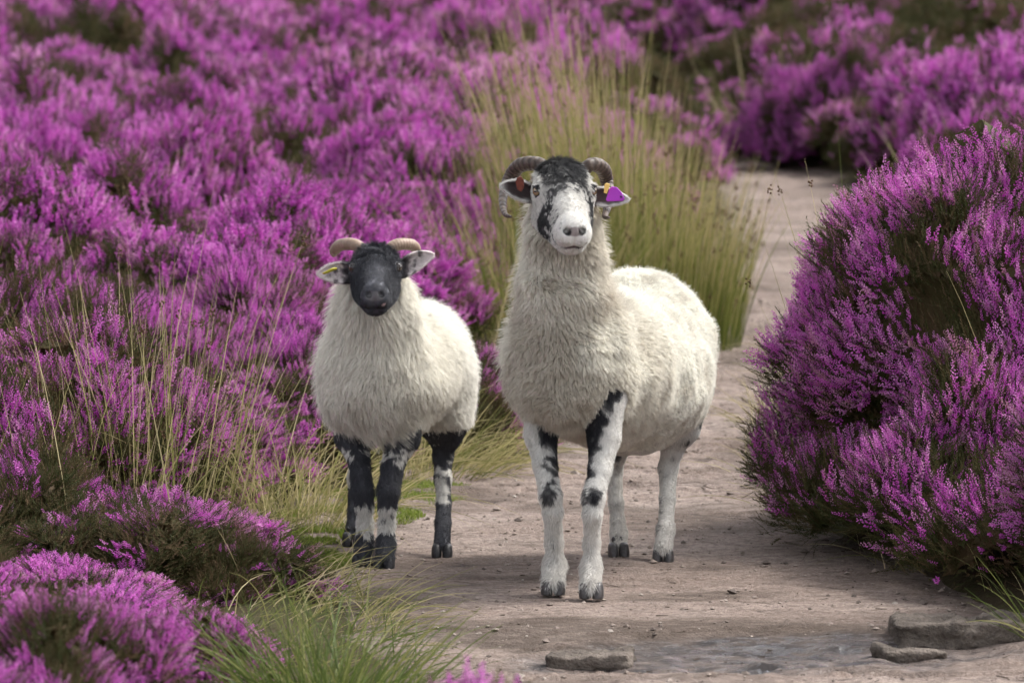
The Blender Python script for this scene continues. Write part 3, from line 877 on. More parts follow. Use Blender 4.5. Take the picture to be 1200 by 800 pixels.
    for s in (-1, 1): eye_obj(root, H, s, .0118, em, base, off=(.002, .0565, -.027))
    hm = horn_mat('lamb_horn', (.16, .10, .07), (.50, .38, .29), .03)
    hL = [(431, 297, 9.90), (416, 287, 9.91), (400, 287, 9.94), (392, 294, 9.97), (391, 300, 9.97)]
    hR = [(450, 297, 9.90), (465, 287, 9.91), (482, 287, 9.93), (488, 294, 9.94), (489, 303, 9.93)]
    rr = [.0155, .0165, .0155, .012, .006]
    make_horn(root, [P(*q) for q in hL], rr, hm, base, ridge=.006, nr=7)
    make_horn(root, [P(*q) for q in hR], rr, hm, base, ridge=.006, nr=7)
    ym = simple_mat('tag_lime', (.55, .50, .05), .45, .4)
    V_, Q_ = tube(np.array([P(379, 320.5, 9.865), P(383, 319, 9.855), P(389, 316, 9.855), P(394, 315, 9.865)]) - base, [.0035, .0045, .0045, .0035], seg=10, flat=.5)
    link('ear_tag', mesh_from('ear_tag', V_, Q_, [ym]), root)
    return root
# ================================================================ TERRAIN
YK = [2, 5, 7.5, 8.4, 9.4, 10, 11, 12, 13.2, 15, 16.5, 19.8, 25.8, 29, 31.5, 35, 38, 42, 48, 55]
LK = [-.1, -.1, -.15, -.22, -.36, -.50, -.56, -.42, -.15, .30, .72, .98, 1.28, 1.42, 1.32, 1.25, 1.15, .9, .5, .2]
RK = [1.7, 1.6, 1.4, 1.25, .98, .86, .70, .68, .76, .92, 1.10, 1.42, 2.05, 2.30, 1.90, 1.76, 1.70, 1.5, 1.0, .7]
def edges(y): return np.interp(y, YK, LK), np.interp(y, YK, RK)
def height(x, y):
    x = np.asarray(x, float); y = np.asarray(y, float)
    L, R = edges(y)
    dl = np.maximum(L - x, 0); dr = np.maximum(x - R, 0)
    fade = sst(60, 50, y)
    off = np.where(y > 50, np.abs(x) * 0, np.minimum(1, (dl + dr) / .4))
    z = .028 * np.maximum(y - 32, 0) * sst(30, 45, y) ** .5
    z += .0004 * np.maximum(y - 70, 0) ** 2 * .3
    z += np.minimum(dl * .30, .05) + .012 * np.minimum(dl, 12) * sst(9, 16, y)
    z += np.minimum(dr * .30, .14) * sst(6, 8.5, y) + .085 * np.minimum(dr, 10) * sst(27, 35, y)
    q = np.stack([x, y, x * 0], -1)
    z += off * (.10 * vn(q, .55, 3) + .05 * vn(q, 1.3, 4)) * sst(7, 12, y)
    z += sst(25, 60, y) * .35 * vn(q, .12, 8) * np.where(y > 30, 1, 0)
    z += 14 * sst(140, 420, np.hypot(x, y)) * (1 + .5 * vn(q, .012, 5))
    return z

def ground_mat():
    t = NT('peat_ground'); co = t.node('ShaderNodeTexCoord').outputs['Object']
    n = t.noise(3, 8, .65, co); n2 = t.noise(45, 5, .6, co)
    c = t.ramp(t.math('ADD', t.math('MULTIPLY', n, .6), t.math('MULTIPLY', n2, .4)), [(.3, (.022, .017, .011)), (.5, (.05, .038, .022)), (.62, (.055, .06, .022)), (.8, (.11, .085, .05))])
    sy = t.node('ShaderNodeSeparateXYZ', ins={0: co}).outputs[1]
    far = t.math('MULTIPLY', t.math('SUBTRACT', sy, 95.0), .03, clamp=True)
    nf = t.noise(.22, 8, .7, co)
    hc = t.ramp(nf, [(.35, (.05, .05, .025)), (.5, (.16, .05, .14)), (.65, (.26, .08, .24))])
    c = t.mix(far, c, hc)
    return t.done(t.pbsdf(c, .95, t.bump(n2, .8, .02), .1))
def build_ground():
    ys = np.concatenate([np.arange(-6, 7, .12), np.arange(7, 14, .04), np.arange(14, 16, .12), np.arange(16, 60, .3), np.arange(60, 130, 1.5), np.arange(130, 900, 16)])
    xs = np.concatenate([-np.arange(9, 700, 12)[::-1] , np.arange(-8.8, -1.4, .12), np.arange(-1.4, 2.2, .04), np.arange(2.2, 8.8, .12), np.arange(9, 700, 12)])
    X, Y = np.meshgrid(xs, ys, indexing='ij')
    Z = height(X, Y) - .0
    L, R = edges(Y)
    inside = sst(-.02, .12, np.minimum(X - L, R - X)) * (Y < 58)
    Z -= inside * .10
    Z = np.where(Y < 2, Z, Z)
    V = np.stack([X, Y, Z], -1).reshape(-1, 3); n, m = X.shape
    i = np.arange(n - 1)[:, None] * m; j = np.arange(m - 1)[None]
    Q = np.stack([i + j, i + m + j, i + m + j + 1, i + j + 1], -1).reshape(-1, 4)
    o = link('ground', mesh_from('ground', V, Q, [ground_mat()])); o['kind'] = 'structure'

def path_z(X, Y):
    """relief of the trodden path"""
    q = np.stack([X, Y * .8, X * 0], -1)
    z = .018 * fbm(q, 1.6, 21, 3) + .007 * vn(q, 9, 24) + .0045 * vn(q, 22, 25) + .003 * vn(q, 48, 26)
    # thin worn ledges of rock
    s = fbm(np.stack([X * .5, Y * 1.6, X * 0], -1), 1.1, 31, 4)
    z += .012 * (sst(.0, .05, s) - .5) + .007 * (sst(-.22, -.19, s)) + prints(X, Y)
    z += .004 * np.abs(vn(q * np.array([1, 1.4, 1]), 13, 27)) * sst(-.1, .3, vn(q, 2.1, 28))
    return z
_pr = np.random.default_rng(404)
PRINTS = [(_y, float(np.interp(_y, [8, 9, 10, 12, 14], [.45, .3, .1, .3, .45]) + _pr.normal(0, .26)), _pr.normal(0, .5), .75 + .4 * _pr.random()) for _y in 8.2 + 6.5 * _pr.random(95) ** 1.2]
def prints(X, Y):
    z = np.zeros_like(X)
    for (py, px, an, s) in PRINTS:
        m = (np.abs(X - px) < .06) & (np.abs(Y - py) < .06)
        if not m.any(): continue
        x = X[m] - px; y = Y[m] - py; c_, s_ = math.cos(an), math.sin(an); u = (x * c_ + y * s_) / s; v = (-x * s_ + y * c_) / s
        d = np.minimum(np.hypot((u - .012) / .010, v / .026), np.hypot((u + .012) / .010, v / .026))
        z[m] += -.009 * sst(1.15, .7, d) + .004 * sst(1.9, 1.3, d) * sst(.9, 1.2, d)
    return z
def wet_mask(X, Y):
    q = np.stack([X, Y, X * 0], -1)
    d = np.hypot((X - .50) / .55, (Y - 8.62) / .30)
    w = sst(1.2, .55, d + .42 * fbm(q * np.array([1, 1.5, 1]), 5, 61, 4))
    return w
def path_mat():
    t = NT('sandy_path'); co = t.node('ShaderNodeTexCoord').outputs['Object']
    mp = t.node('ShaderNodeMapping', ins={'Vector': co}); mp.inputs['Scale'].default_value = (1, 1.5, 1)
    v = mp.outputs[0]
    n1 = t.noise(1.3, 6, .6, v, .3); n2 = t.noise(14, 6, .65, v, .2); n3 = t.noise(160, 4, .6, co); n4 = t.noise(5, 6, .7, v, .5)
    c = t.ramp(n1, [(.32, (.18, .132, .108)), (.5, (.275, .21, .178)), (.68, (.37, .30, .262))])
    c = t.mix(t.math('MULTIPLY', t.ramp(n2, [(.46, (0, 0, 0)), (.62, (1, 1, 1))]), .6), c, (.115, .085, .07))
    n5 = t.noise(55, 5, .7, co)
    c = t.mix(t.math('MULTIPLY', t.ramp(n5, [(.50, (0, 0, 0)), (.60, (1, 1, 1))]), .55), c, (.12, .088, .072))
    c = t.mix(t.math('MULTIPLY', t.ramp(n5, [(.36, (1, 1, 1)), (.44, (0, 0, 0))]), .35), c, (.40, .33, .28))
    c = t.mix(t.math('MULTIPLY', t.ramp(n3, [(.52, (0, 0, 0)), (.66, (1, 1, 1))]), .55), c, (.10, .075, .06))
    c = t.mix(t.math('MULTIPLY', t.ramp(n3, [(.34, (1, 1, 1)), (.42, (0, 0, 0))]), .4), c, (.46, .40, .35))
    # peat washed into the hollows
    pe = t.attr('peat').outputs['Fac']
    c = t.mix(t.math('MULTIPLY', pe, t.ramp(n2, [(.3, (.5, .5, .5)), (.6, (1, 1, 1))])), c, (.085, .062, .048))
    # cracks between ledges
    vo = t.node('ShaderNodeTexVoronoi', feature='DISTANCE_TO_EDGE'); vo.inputs['Scale'].default_value = 2.2
    wv = t.node('ShaderNodeMapping', ins={'Vector': t.mix(.22, v, t.node('ShaderNodeTexNoise', ins={'Scale': 5.0, 'Vector': v}).outputs['Color'])}); wv.inputs['Scale'].default_value = (.8, 2.1, 1)
    t.l.new(wv.outputs[0], vo.inputs['Vector'])
    cr = t.ramp(vo.outputs['Distance'], [(.0, (1, 1, 1)), (.022, (0, 0, 0))])
    cr = t.math('MULTIPLY', cr, t.ramp(n4, [(.48, (0, 0, 0)), (.6, (1, 1, 1))]))
    c = t.mix(t.math('MULTIPLY', cr, .6), c, (.06, .045, .038))
    wt = t.attr('wet').outputs['Fac']
    wn = t.math('MULTIPLY', wt, t.ramp(n2, [(.35, (.55, .55, .55)), (.6, (1, 1, 1))]))
    c = t.mix(t.math('MULTIPLY', wn, .96), c, (.022, .019, .020))
    gloss = t.ramp(t.math('MULTIPLY', wt, t.ramp(t.noise(22, 5, .65, v), [(.43, (0, 0, 0)), (.52, (1, 1, 1))])), [(.35, (.95, .95, .95)), (.8, (.12, .12, .12))])
    h = t.math('ADD', t.math('MULTIPLY', n2, .8), t.math('MULTIPLY', n3, .5))
    h = t.math('ADD', t.math('SUBTRACT', h, t.math('MULTIPLY', cr, .6)), t.math('MULTIPLY', n5, .6))
    h = t.math('MULTIPLY', h, t.math('SUBTRACT', 1.0, t.math('MULTIPLY', wt, .75)))
    return t.done(t.pbsdf(c, gloss, t.bump(h, 1.0, .016), .3))
def build_path():
    segs = []
    ys = np.concatenate([np.arange(2, 7, .05), np.arange(7, 13, .0125), np.arange(13, 20, .03), np.arange(20, 60, .1)])
    us = np.linspace(0, 1, 170)
    Y, U = np.meshgrid(ys, us, indexing='ij')
    L, R = edges(Y); pad = .22
    wob = .06 * vn(np.stack([Y * 1.0, U * 0, U * 0], -1), 2.2, 71)
    X = (L - pad) + (R - L + 2 * pad) * U + wob
    Z = path_z(X, Y)
    edge = np.minimum(X - (L - pad), (R + pad) - X)
    hh = height(X, Y)
    # worn slightly below the banks; margin tucks under the turf
    Z = Z + hh * np.where(Y > 30, 1, sst(.3, .0, edge) * .6) + .004
    Z = Z - .05 * sst(.10, .0, edge)
    # keep the sheep's footing level
    foot = sst(1.6, .7, np.hypot(X - .05, (Y - 9.9) / 1.1))
    Z = Z * (1 - foot * .7) - .0015 * foot
    wet = wet_mask(X, Y)
    Z -= .012 * wet
    q = np.stack([X, Y, X * 0], -1)
    peat = np.maximum(sst(.05, .5, fbm(q * np.array([1, 1.7, 1]), 2.6, 81, 4)), sst(.35, .12, edge + .1 * vn(q, 6, 3)))
    peat = np.maximum(peat * .8, sst(1.0, .5, np.hypot((X - .30) / .8, (Y - 8.9) / .35) + .5 * fbm(q, 4, 83, 3)) * 1.0)
    n, m = X.shape
    V = np.stack([X, Y, Z], -1).reshape(-1, 3)
    i = np.arange(n - 1)[:, None] * m; j = np.arange(m - 1)[None]
    Q = np.stack([i + j, i + j + 1, i + m + j + 1, i + m + j], -1).reshape(-1, 4)
    o = link('path', mesh_from('path', V, Q, [path_mat()], attrs={'wet': wet.ravel(), 'peat': peat.ravel()})); o['kind'] = 'structure'

# ================================================================ PLANTS
def flower_mat():
    t = NT('heather_flower'); a = t.attr('var')
    sp = t.node('ShaderNodeSeparateColor', ins={0: a.outputs['Color']})
    rnd, along, patch = sp.outputs[0], sp.outputs[1], sp.outputs[2]
    oi = t.node('ShaderNodeObjectInfo').outputs['Random']
    f = t.math('ADD', t.math('MULTIPLY', rnd, .62), t.math('MULTIPLY', patch, .22)); f = t.math('ADD', f, t.math('MULTIPLY', oi, .24))
    c = t.ramp(f, [(.0, (.26, .022, .27)), (.25, (.54, .045, .50)), (.48, (.68, .095, .60)), (.66, (.70, .20, .64)), (.78, (.80, .42, .70)), (.86, (.46, .20, .27)), (1, (.24, .14, .10))])
    c = t.mix(t.math('MULTIPLY', along, .38), c, (.84, .58, .78))
    return t.done(t.leafy(c, .42, .65, .15))
def leaf_mat(name='heather_leaf', g=1.0):
    t = NT(name); a = t.attr('var')
    sp = t.node('ShaderNodeSeparateColor', ins={0: a.outputs['Color']})
    f = t.math('ADD', t.math('MULTIPLY', sp.outputs[0], .6), t.math('MULTIPLY', sp.outputs[2], .4))
    c = t.ramp(f, [(.0, (.026, .034, .010)), (.35, (.046, .052, .015)), (.6, (.080, .062, .026)), (.85, (.13, .080, .048)), (1, (.17, .12, .085))])
    return t.done(t.leafy(c, .3, .7, .15))
def grass_mat(name, stops):
    t = NT(name); a = t.attr('var')
    sp = t.node('ShaderNodeSeparateColor', ins={0: a.outputs['Color']})
    c = t.ramp(sp.outputs[0], stops)
    return t.done(t.leafy(c, .35, .55, .25))
M_FLOWER, M_LEAF = flower_mat(), leaf_mat()
M_TWIG = simple_mat('heather_wood', (.055, .04, .03), .85, .15, 60, .5)

def spike_T(rng, nb, blob, w=.10):
    """flowering spike of unit length along z: verts, tris, along-value"""
    V, T, A = [], [], []
    bend = (rng.random(2) - .5) * .18
    for i in range(nb):
        s = i / (nb - 1)
        an = i * 2.4 + rng.random() * .7
        rr = w * (1 - .55 * s ** 2) * (.75 + .5 * rng.random())
        z = .06 + .92 * s
        c = np.array([math.cos(an) * rr + bend[0] * s * s, math.sin(an) * rr + bend[1] * s * s, z])
        out = np.array([math.cos(an), math.sin(an), .35 + .9 * s]); out /= np.linalg.norm(out)
        sd = np.cross(out, [0, 0, 1.0]); sd /= np.linalg.norm(sd); up = np.cross(sd, out)
        b = blob * (1.15 - .45 * s) * (.8 + .5 * rng.random())
        k = len(V)
        V += [c - out * b * .7, c + sd * b * .55, c - sd * b * .28 + up * b * .5, c - sd * b * .28 - up * b * .5, c + out * b * .9]
        T += [(k, k + 2, k + 1), (k, k + 3, k + 2), (k, k + 1, k + 3), (k + 4, k + 1, k + 2), (k + 4, k + 2, k + 3), (k + 4, k + 3, k + 1)]
        A += [s * .6, s * .6 + .1, s * .6, s * .6, s * .6 + .5]
    return np.array(V), np.array(T), np.array(A)
def sprig_T(rng, nl, leaf=.12):
    """leafy shoot of unit length along z"""
    V, T, A = [], [], []
    bend = (rng.random(2) - .5) * .3
    P_ = lambda s: np.array([bend[0] * s * s, bend[1] * s * s, s])
    w = .012
    for (s0, s1) in ((0, .5), (.5, 1)):
        k = len(V); V += [P_(s0) - [w, 0, 0], P_(s0) + [w, 0, 0], P_(s1) + [w * .4, 0, 0], P_(s1) - [w * .4, 0, 0]]
        T += [(k, k + 1, k + 2), (k, k + 2, k + 3)]; A += [.9] * 4
    for i in range(nl):
        s = .12 + .88 * i / nl; an = i * 2.4 + rng.random()
        l = leaf * (1.25 - .5 * s) * (.7 + .6 * rng.random())
        o = np.array([math.cos(an), math.sin(an), 1.0]); o /= np.linalg.norm(o)
        sd = np.array([-math.sin(an), math.cos(an), 0]) * l * .17
        k = len(V); V += [P_(s) - sd, P_(s) + sd, P_(s) + o * l]; T += [(k, k + 1, k + 2)]; A += [.3, .3, .1]
    return np.array(V), np.array(T), np.array(A)

def scatter(templates, pos, dirs, length, width, rng, patch):
    """many copies of a few templates merged into arrays; var = (random, along, patch)"""
    VV, TT, CC = [], [], []; off = 0
    which = rng.integers(0, len(templates), len(pos))
    for k, (T0, tr, al) in enumerate(templates):
        m = which == k
        if not m.any(): continue
        n = m.sum()
        Fm = frames(dirs[m], rng, width[m], length[m])
        V, T = replicate(T0, tr, pos[m], Fm)
        r = rng.random(n).repeat(len(T0)); a = np.tile(al, n); p = patch[m].repeat(len(T0))
        VV.append(V); TT.append(T + off); CC.append(np.stack([r, a, p], -1)); off += len(V)
    return np.vstack(VV), np.vstack(TT), np.vstack(CC)

def dome_core(R, H, seed, k=.80, n=20, m=14, skew=None):
    th = np.linspace(0, np.pi * .62, m)[:, None]; ph = np.arange(n)[None] * 2 * np.pi / n
    d = np.stack([np.sin(th) * np.cos(ph), np.sin(th) * np.sin(ph), np.cos(th) * np.ones_like(ph)], -1)
    return d

LOD = {
    'near': dict(sp=[(20, .086)], nl=22, nt=6),
    'mid': dict(sp=[(12, .15)], nl=10, nt=5),
    'far': dict(sp=[(6, .24)], nl=5, nt=4),
}
_tcache = {}
def templates(lod):
    if lod not in _tcache:
        rng = np.random.default_rng(77); L = LOD[lod]; nb, bl = L['sp'][0]
        _tcache[lod] = ([spike_T(rng, nb, bl) for _ in range(L['nt'])], [sprig_T(rng, L['nl'], {'near': .12, 'mid': .2, 'far': .34}[lod]) for _ in range(L['nt'])])
    return _tcache[lod]

def heather_arrays(seed, shape, bbox, nsp, nfo, lod, floral=.6, spl=.075, patchscale=5.0, minz=.10, sidefade=None, outer=.05, step=.03, pale=None):
    """shape: SDF of the mound. returns (flower arrays), (foliage arrays), (core arrays), (twig arrays)"""
    rng = np.random.default_rng(seed)
    ax = [np.arange(bbox[0][i], bbox[1][i] + step, step) for i in range(3)]
    V, Q = surface_nets(shape, *ax)
    N = vnormals(V, Q); T = tri_of(Q)
    c = V.mean(0); flip = ((V - c) * N).sum() < 0
    if flip: N = -N
    up = N[:, 2]
    topz = V[:, 2].max()
    w = np.ones(len(V)) * (up > -.55)
    w *= sst(-.01, .06, V[:, 2] - V[:, 2].min())
    def pts(n, ww):
        f = sample(V, N, T, ww, n, rng); return f(V), nrm(f(N))
    p, nn = pts(nsp, w)
    pn = fbm(p, patchscale, seed + 5, 3); pn2 = vn(p, 14, seed + 6)
    hz = (p[:, 2]) / topz
    prob = .9 * sst(-.16, .14, pn + .35 * pn2 + (floral - .59) * 1.5 + .22 * vn(p, 3.0, seed + 8)) * sst(minz - .25, minz + .12, hz + .12 * pn) * sst(-.5, .25, nn[:, 2] + .3 * pn2 + .25)
    fl = rng.random(nsp) < prob
    d = nrm(nn * .75 + np.array([0, 0, 1.0]) * .55 + .50 * vnv(p, 9, seed + 9) + .60 * (rng.random((nsp, 3)) - .5))
    L = spl * (.6 + .8 * rng.random(nsp)) * (1 + .25 * pn2)
    dep = outer * rng.random(nsp) ** 1.5 - outer * .25 * (1 + vn(p, 25, seed + 2))
    pos = p - nn * dep[:, None]
    spT, frT = templates(lod)
    patch = np.clip(.5 + .7 * vn(p, 4, seed + 11), 0, 1)
    if pale is not None: patch = np.clip(patch + pale(p), 0, 1.6)
    fv = scatter(spT, pos[fl], d[fl], L[fl], (L[fl] * .84) * (.8 + .5 * rng.random(fl.sum())), rng, patch[fl])
    # leafy shoots: below each spike and through the rest of the shell
    n2 = nfo; p2, nn2 = pts(n2, w)
    d2 = nrm(nn2 * .7 + np.array([0, 0, 1.0]) * .55 + .4 * vnv(p2, 8, seed + 19) + .5 * (rng.random((n2, 3)) - .5))
    L2 = (spl * .6 + .04) * (.6 + .8 * rng.random(n2)); dp2 = outer * 1.5 * rng.random(n2)
    P2 = p2 - nn2 * dp2[:, None]; pat2 = np.clip(.45 + .8 * fbm(p2, 3.5, seed + 23, 2), 0, 1)
    nofl = ~fl
    P2 = np.vstack([P2, pos[fl] - d[fl] * (L[fl] * .75)[:, None], pos[nofl]])
    D2 = np.vstack([d2, d[fl], d[nofl]]); L2 = np.concatenate([L2, L[fl] * .95, L[nofl] * 1.0])
    pt2 = np.concatenate([pat2, patch[fl] * .6, np.clip(.45 + .8 * fbm(p[nofl], 3.5, seed + 23, 2), 0, 1)])
    lv = scatter(frT, P2, D2, L2, L2 * .95, rng, pt2)
    # woody stems rising from the root to the shell
    nt = 34; pt, nt_n = pts(nt, w)
    c0 = np.array([c[0], c[1], V[:, 2].min() + .01])
    tv, tt = [], []; off = 0
    for a in pt:
        b = c0 + (a - c0) * .12; b[2] = c0[2]
        mid = c0 + (a - c0) * .55 + (rng.random(3) - .5) * .06; e = c0 + (a - c0) * .97
        v_, f_ = tube([b, mid, e], [.006, .004, .0018], seg=4, sub=3)
        tr = np.vstack([tri_of(f_[0]), f_[1]]); tv.append(v_); tt.append(tr + off); off += len(v_)
    tw = (np.vstack(tv), np.vstack(tt))
    # inner mass of old wood and litter
    K = V - N * outer * 1.7 + .010 * vnv(V, 22, seed + 40)
    core = (K, T, np.stack([.5 + .4 * vn(V, 40, 3), np.zeros(len(V)), np.clip(.75 + .5 * vn(V, 15, 4), 0, 1)], -1))
    return fv, lv, core, tw
def cat(arrs):
    off = 0; V, T, C = [], [], []
    for v, t, c in arrs: V.append(v); T.append(t + off); C.append(c); off += len(v)
    return np.vstack(V), np.vstack(T), np.vstack(C)

def heather_thing(name, loc, label, cat_, group, arrs):
    fv, lv, core, tw = arrs
    root = empty(name, loc, label, cat_, group)
    V, T, C = cat([lv, core])
    link('foliage', mesh_from('foliage', V, T, [M_LEAF], smooth=False, attrs={'var': C}), root)
    link('blossom', mesh_from('blossom', fv[0], fv[1], [M_FLOWER], smooth=False, attrs={'var': fv[2]}), root)
    link('stems', mesh_from('stems', tw[0], tw[1], [M_TWIG]), root)
    return root
def heather_single(name, arrs):
    fv, lv, core, tw = arrs
    V, T, C = cat([lv, core, fv])
    nf = len(fv[1]); mi = np.zeros(len(T), np.int32); mi[-nf:] = 1
    return mesh_from(name, V, T, [M_LEAF, M_FLOWER], midx=mi, smooth=False, attrs={'var': C})

def mound(R, H, seed, lumps=.22):
    def f(p):
        q = p / np.array([R, R, H])
        ln = np.linalg.norm(q, axis=-1)
        u = q / np.maximum(ln[:, None], 1e-6)
        r = 1 + lumps * vn(u, 1.7, seed) + lumps * .9 * vn(u, 3.6, seed + 1) + lumps * .5 * vn(u, 8.0, seed + 2)
        # dense below, overhanging slightly
        d = (ln - r) * min(R, H)
        return np.maximum(d, -(p[:, 2] - .012))
    return f

def blades(rng, base, dirs, length, width, droop, nseg=6, tip=.15):
    """grass blades as folded ribbons; base (n,3), dirs (n,3) start direction"""
    n = len(base); s = np.linspace(0, 1, nseg + 1)[None, :, None]
    h = dirs.copy(); h[:, 2] = 0; h = nrm(h + 1e-5 * rng.random((n, 3)) * [1, 1, 0])
    d = nrm(dirs)
    L = length[:, None, None]
    Pm = base[:, None] + d[:, None] * L * s + (h[:, None] * .55 - np.array([0, 0, 1.0]) * .75) * L * droop[:, None, None] * s ** 2.2
    tan = nrm(np.gradient(Pm, axis=1))
    ra = rng.random(n) * 2 * np.pi
    ref = np.stack([np.cos(ra), np.sin(ra), 0 * ra], -1)[:, None]
    sd = nrm(np.cross(tan, ref + 0 * tan))
    nr_ = np.cross(sd, tan)
    w = (width[:, None] * (1 - s[..., 0] ** 1.7 * (1 - tip)) * (.55 + .45 * np.minimum(1, s[..., 0] * 5)))[..., None]
    A = Pm - sd * w; B = Pm + nr_ * w * .55; C = Pm + sd * w
    V = np.stack([A, B, C], 2).reshape(-1, 3)
    m = (nseg + 1) * 3
    i = (np.arange(nseg) * 3)[:, None]; 
    q1 = np.stack([i + 0, i + 1, i + 4, i + 3], -1).reshape(-1, 4); q2 = np.stack([i + 1, i + 2, i + 5, i + 4], -1).reshape(-1, 4)
    q = np.vstack([q1, q2])
    Q = (q[None] + (np.arange(n) * m)[:, None, None]).reshape(-1, 4)
    v = rng.random(n).repeat(m); al = np.tile(np.repeat(np.linspace(0, 1, nseg + 1), 3), n)
    return V, Q, np.stack([v, al, v * 0], -1), Pm
RUSH = [(0, (.07, .10, .018)), (.4, (.13, .16, .035)), (.65, (.24, .24, .07)), (.85, (.38, .32, .14)), (1, (.45, .36, .20))]
STRAW = [(0, (.12, .14, .04)), (.3, (.26, .25, .09)), (.6, (.45, .39, .20)), (1, (.58, .49, .30))]
GREEN = [(0, (.06, .09, .02)), (.5, (.12, .16, .04)), (.8, (.24, .24, .08)), (1, (.42, .36, .18))]
M_RUSH, M_STRAW, M_GREEN = grass_mat('rush_stem', RUSH), grass_mat('straw_grass', STRAW), grass_mat('green_grass', GREEN)
M_SEED = simple_mat('rush_flower', (.10, .055, .03), .8, .2)

def tussock(name, loc, label, cat_, n, R, Hm, Hs, width, spread, droop, mat, seed, group=None, lean=(0, 0), seeds=0, nseg=6, tint=None, ell=(1, 1), hfun=None):
    rng = np.random.default_rng(seed)
    a = rng.random(n) * 2 * np.pi; r = np.sqrt(rng.random(n)) * R
    b = np.stack([np.cos(a) * r * ell[0], np.sin(a) * r * ell[1], np.zeros(n) - .01], -1)
    wx, wy = b[:, 0] + loc[0], b[:, 1] + loc[1]
    b[:, 2] += height(wx, wy) - height(np.array([loc[0]]), np.array([loc[1]]))[0] - .01
    out = np.stack([np.cos(a), np.sin(a), 0 * a], -1) * (r / R)[:, None]
    d = np.array([lean[0], lean[1], 1.0]) + out * spread + (rng.random((n, 3)) - .5) * spread * .9
    L = Hm + Hs * rng.standard_normal(n); L = np.clip(L, Hm * .25, Hm + 2.2 * Hs)
    if hfun is not None: L = L * hfun(b)
    V, Q, C, Pm = blades(rng, b, d, L, width * (.6 + .8 * rng.random(n)), droop * (.2 + 1.3 * rng.random(n) ** 1.5), nseg)
    if tint is not None: C[:, 0] = np.clip(tint(C, V), 0, 1)
    root = empty(name, loc, label, cat_, group)
    if seeds:
        k = rng.choice(n, seeds, replace=False)
        sp = Pm[k, nseg - 1] * .6 + Pm[k, nseg] * .4
        m = 9; pp = (sp[:, None] + (rng.random((seeds, m, 3)) - .5) * np.array([.012, .012, .022])).reshape(-1, 3)
        O = np.array([[0, 0, -1], [1, 0, 0], [-.5, .87, 0], [-.5, -.87, 0], [0, 0, 1.]]) * .0035
        tr = np.array([(0, 2, 1), (0, 3, 2), (0, 1, 3), (4, 1, 2), (4, 2, 3), (4, 3, 1)])
        V2, T2 = replicate(O, tr, pp, frames(rng.random((len(pp), 3)) - .5, rng))
        nq = len(Q)
        V = np.vstack([V, V2]); C = np.vstack([C, np.zeros((len(V2), 3))]); T2 = T2 + (len(V) - len(V2))
        link('blades', mesh_from(name + '_blades', V, [Q, T2], [mat, M_SEED], midx=np.r_[np.zeros(nq), np.ones(len(T2))], attrs={'var': C}), root)
    else:
        link('blades', mesh_from(name + '_blades', V, Q, [mat], attrs={'var': C}), root)
    return root
def hz(x, y): return float(height(np.array([x]), np.array([y]))[0])
def G(u, v, D=None):
    """ground point seen at pixel (marching along the ray)"""
    lo = 4.0
    for D in np.arange(4.0, 120, .02):
        q = P(u, v, D)
        if q[2] <= hz(q[0], q[1]): return q
    return q
# ================================================================ BUILD THE MOOR
build_ground(); build_path()

# --- big overhanging bush right of the path and its neighbours
def blob_shape(bl, seed, lump=.045):
    def f(p):
        d = None
        for c, r in bl:
            e = sd_ell(p, np.array(c), r); d = e if d is None else smin(d, e, .06)
        d = d + lump * vn(p, 4.5, seed) + lump * 1.1 * vn(p, 7.5, seed + 1) + lump * .5 * vn(p, 16, seed + 2)
        return np.maximum(d * .8, -(p[:, 2] - .01))
    return f
def big_bush(name, loc, bl, seed, label, nsp, nfo, floral, minz, lod='near', group=None, spl=.07, pale=None, outer=.06):
    lo = np.min([np.array(c) - np.array(r) for c, r in bl], 0) - .22; hi = np.max([np.array(c) + np.array(r) for c, r in bl], 0) + .24
    lo[2] = -.02
    arr = heather_arrays(seed, blob_shape(bl, seed), (lo, hi), nsp, nfo, lod, floral, spl, 8.0, minz, outer=outer, pale=pale)
    return heather_thing(name, loc, label, 'heather', group, arr)

L0 = np.array([1.13, 10.6, 0.0])
big_bush('heather_bush', L0, [((-.08, -.05, .44), (.36, .42, .42)), ((.10, .15, .50), (.40, .42, .42)), ((.35, .0, .52), (.45, .50, .46)), ((.02, -.42, .22), (.30, .40, .26)), ((.36, -.55, .25), (.36, .40, .30)), ((-.08, -.85, .10), (.24, .35, .16)), ((.12, -1.0, .12), (.25, .30, .20)), ((-.26, -.35, .10), (.22, .42, .15)), ((-.28, .1, .14), (.22, .3, .16))], 101,
         'large rounded purple heather bush overhanging the path beside the ewe, dark green lower side', 28000, 14000, .67, .27, spl=.037, pale=lambda p: .55 * sst(.62, .85, p[:, 2]) * sst(.25, -.1, p[:, 0]))
L1 = np.array([1.22, 9.15, 0.0])
big_bush('heather_bush', L1, [((.08, 0, .26), (.24, .30, .30)), ((.30, .1, .34), (.30, .36, .34))], 102,
         'bright magenta heather bush at the path edge behind the flat grey stone slab', 9500, 5000, .72, .20, spl=.037)
L2 = np.array([1.75, 12.0, hz(1.75, 12.0)])
big_bush('heather_bush', L2, [((0, 0, .45), (.5, .5, .48)), ((.5, .3, .5), (.5, .5, .5))], 103,
         'tall pink purple heather bush rising behind the large overhanging bush', 11000, 6000, .68, .3, spl=.042)

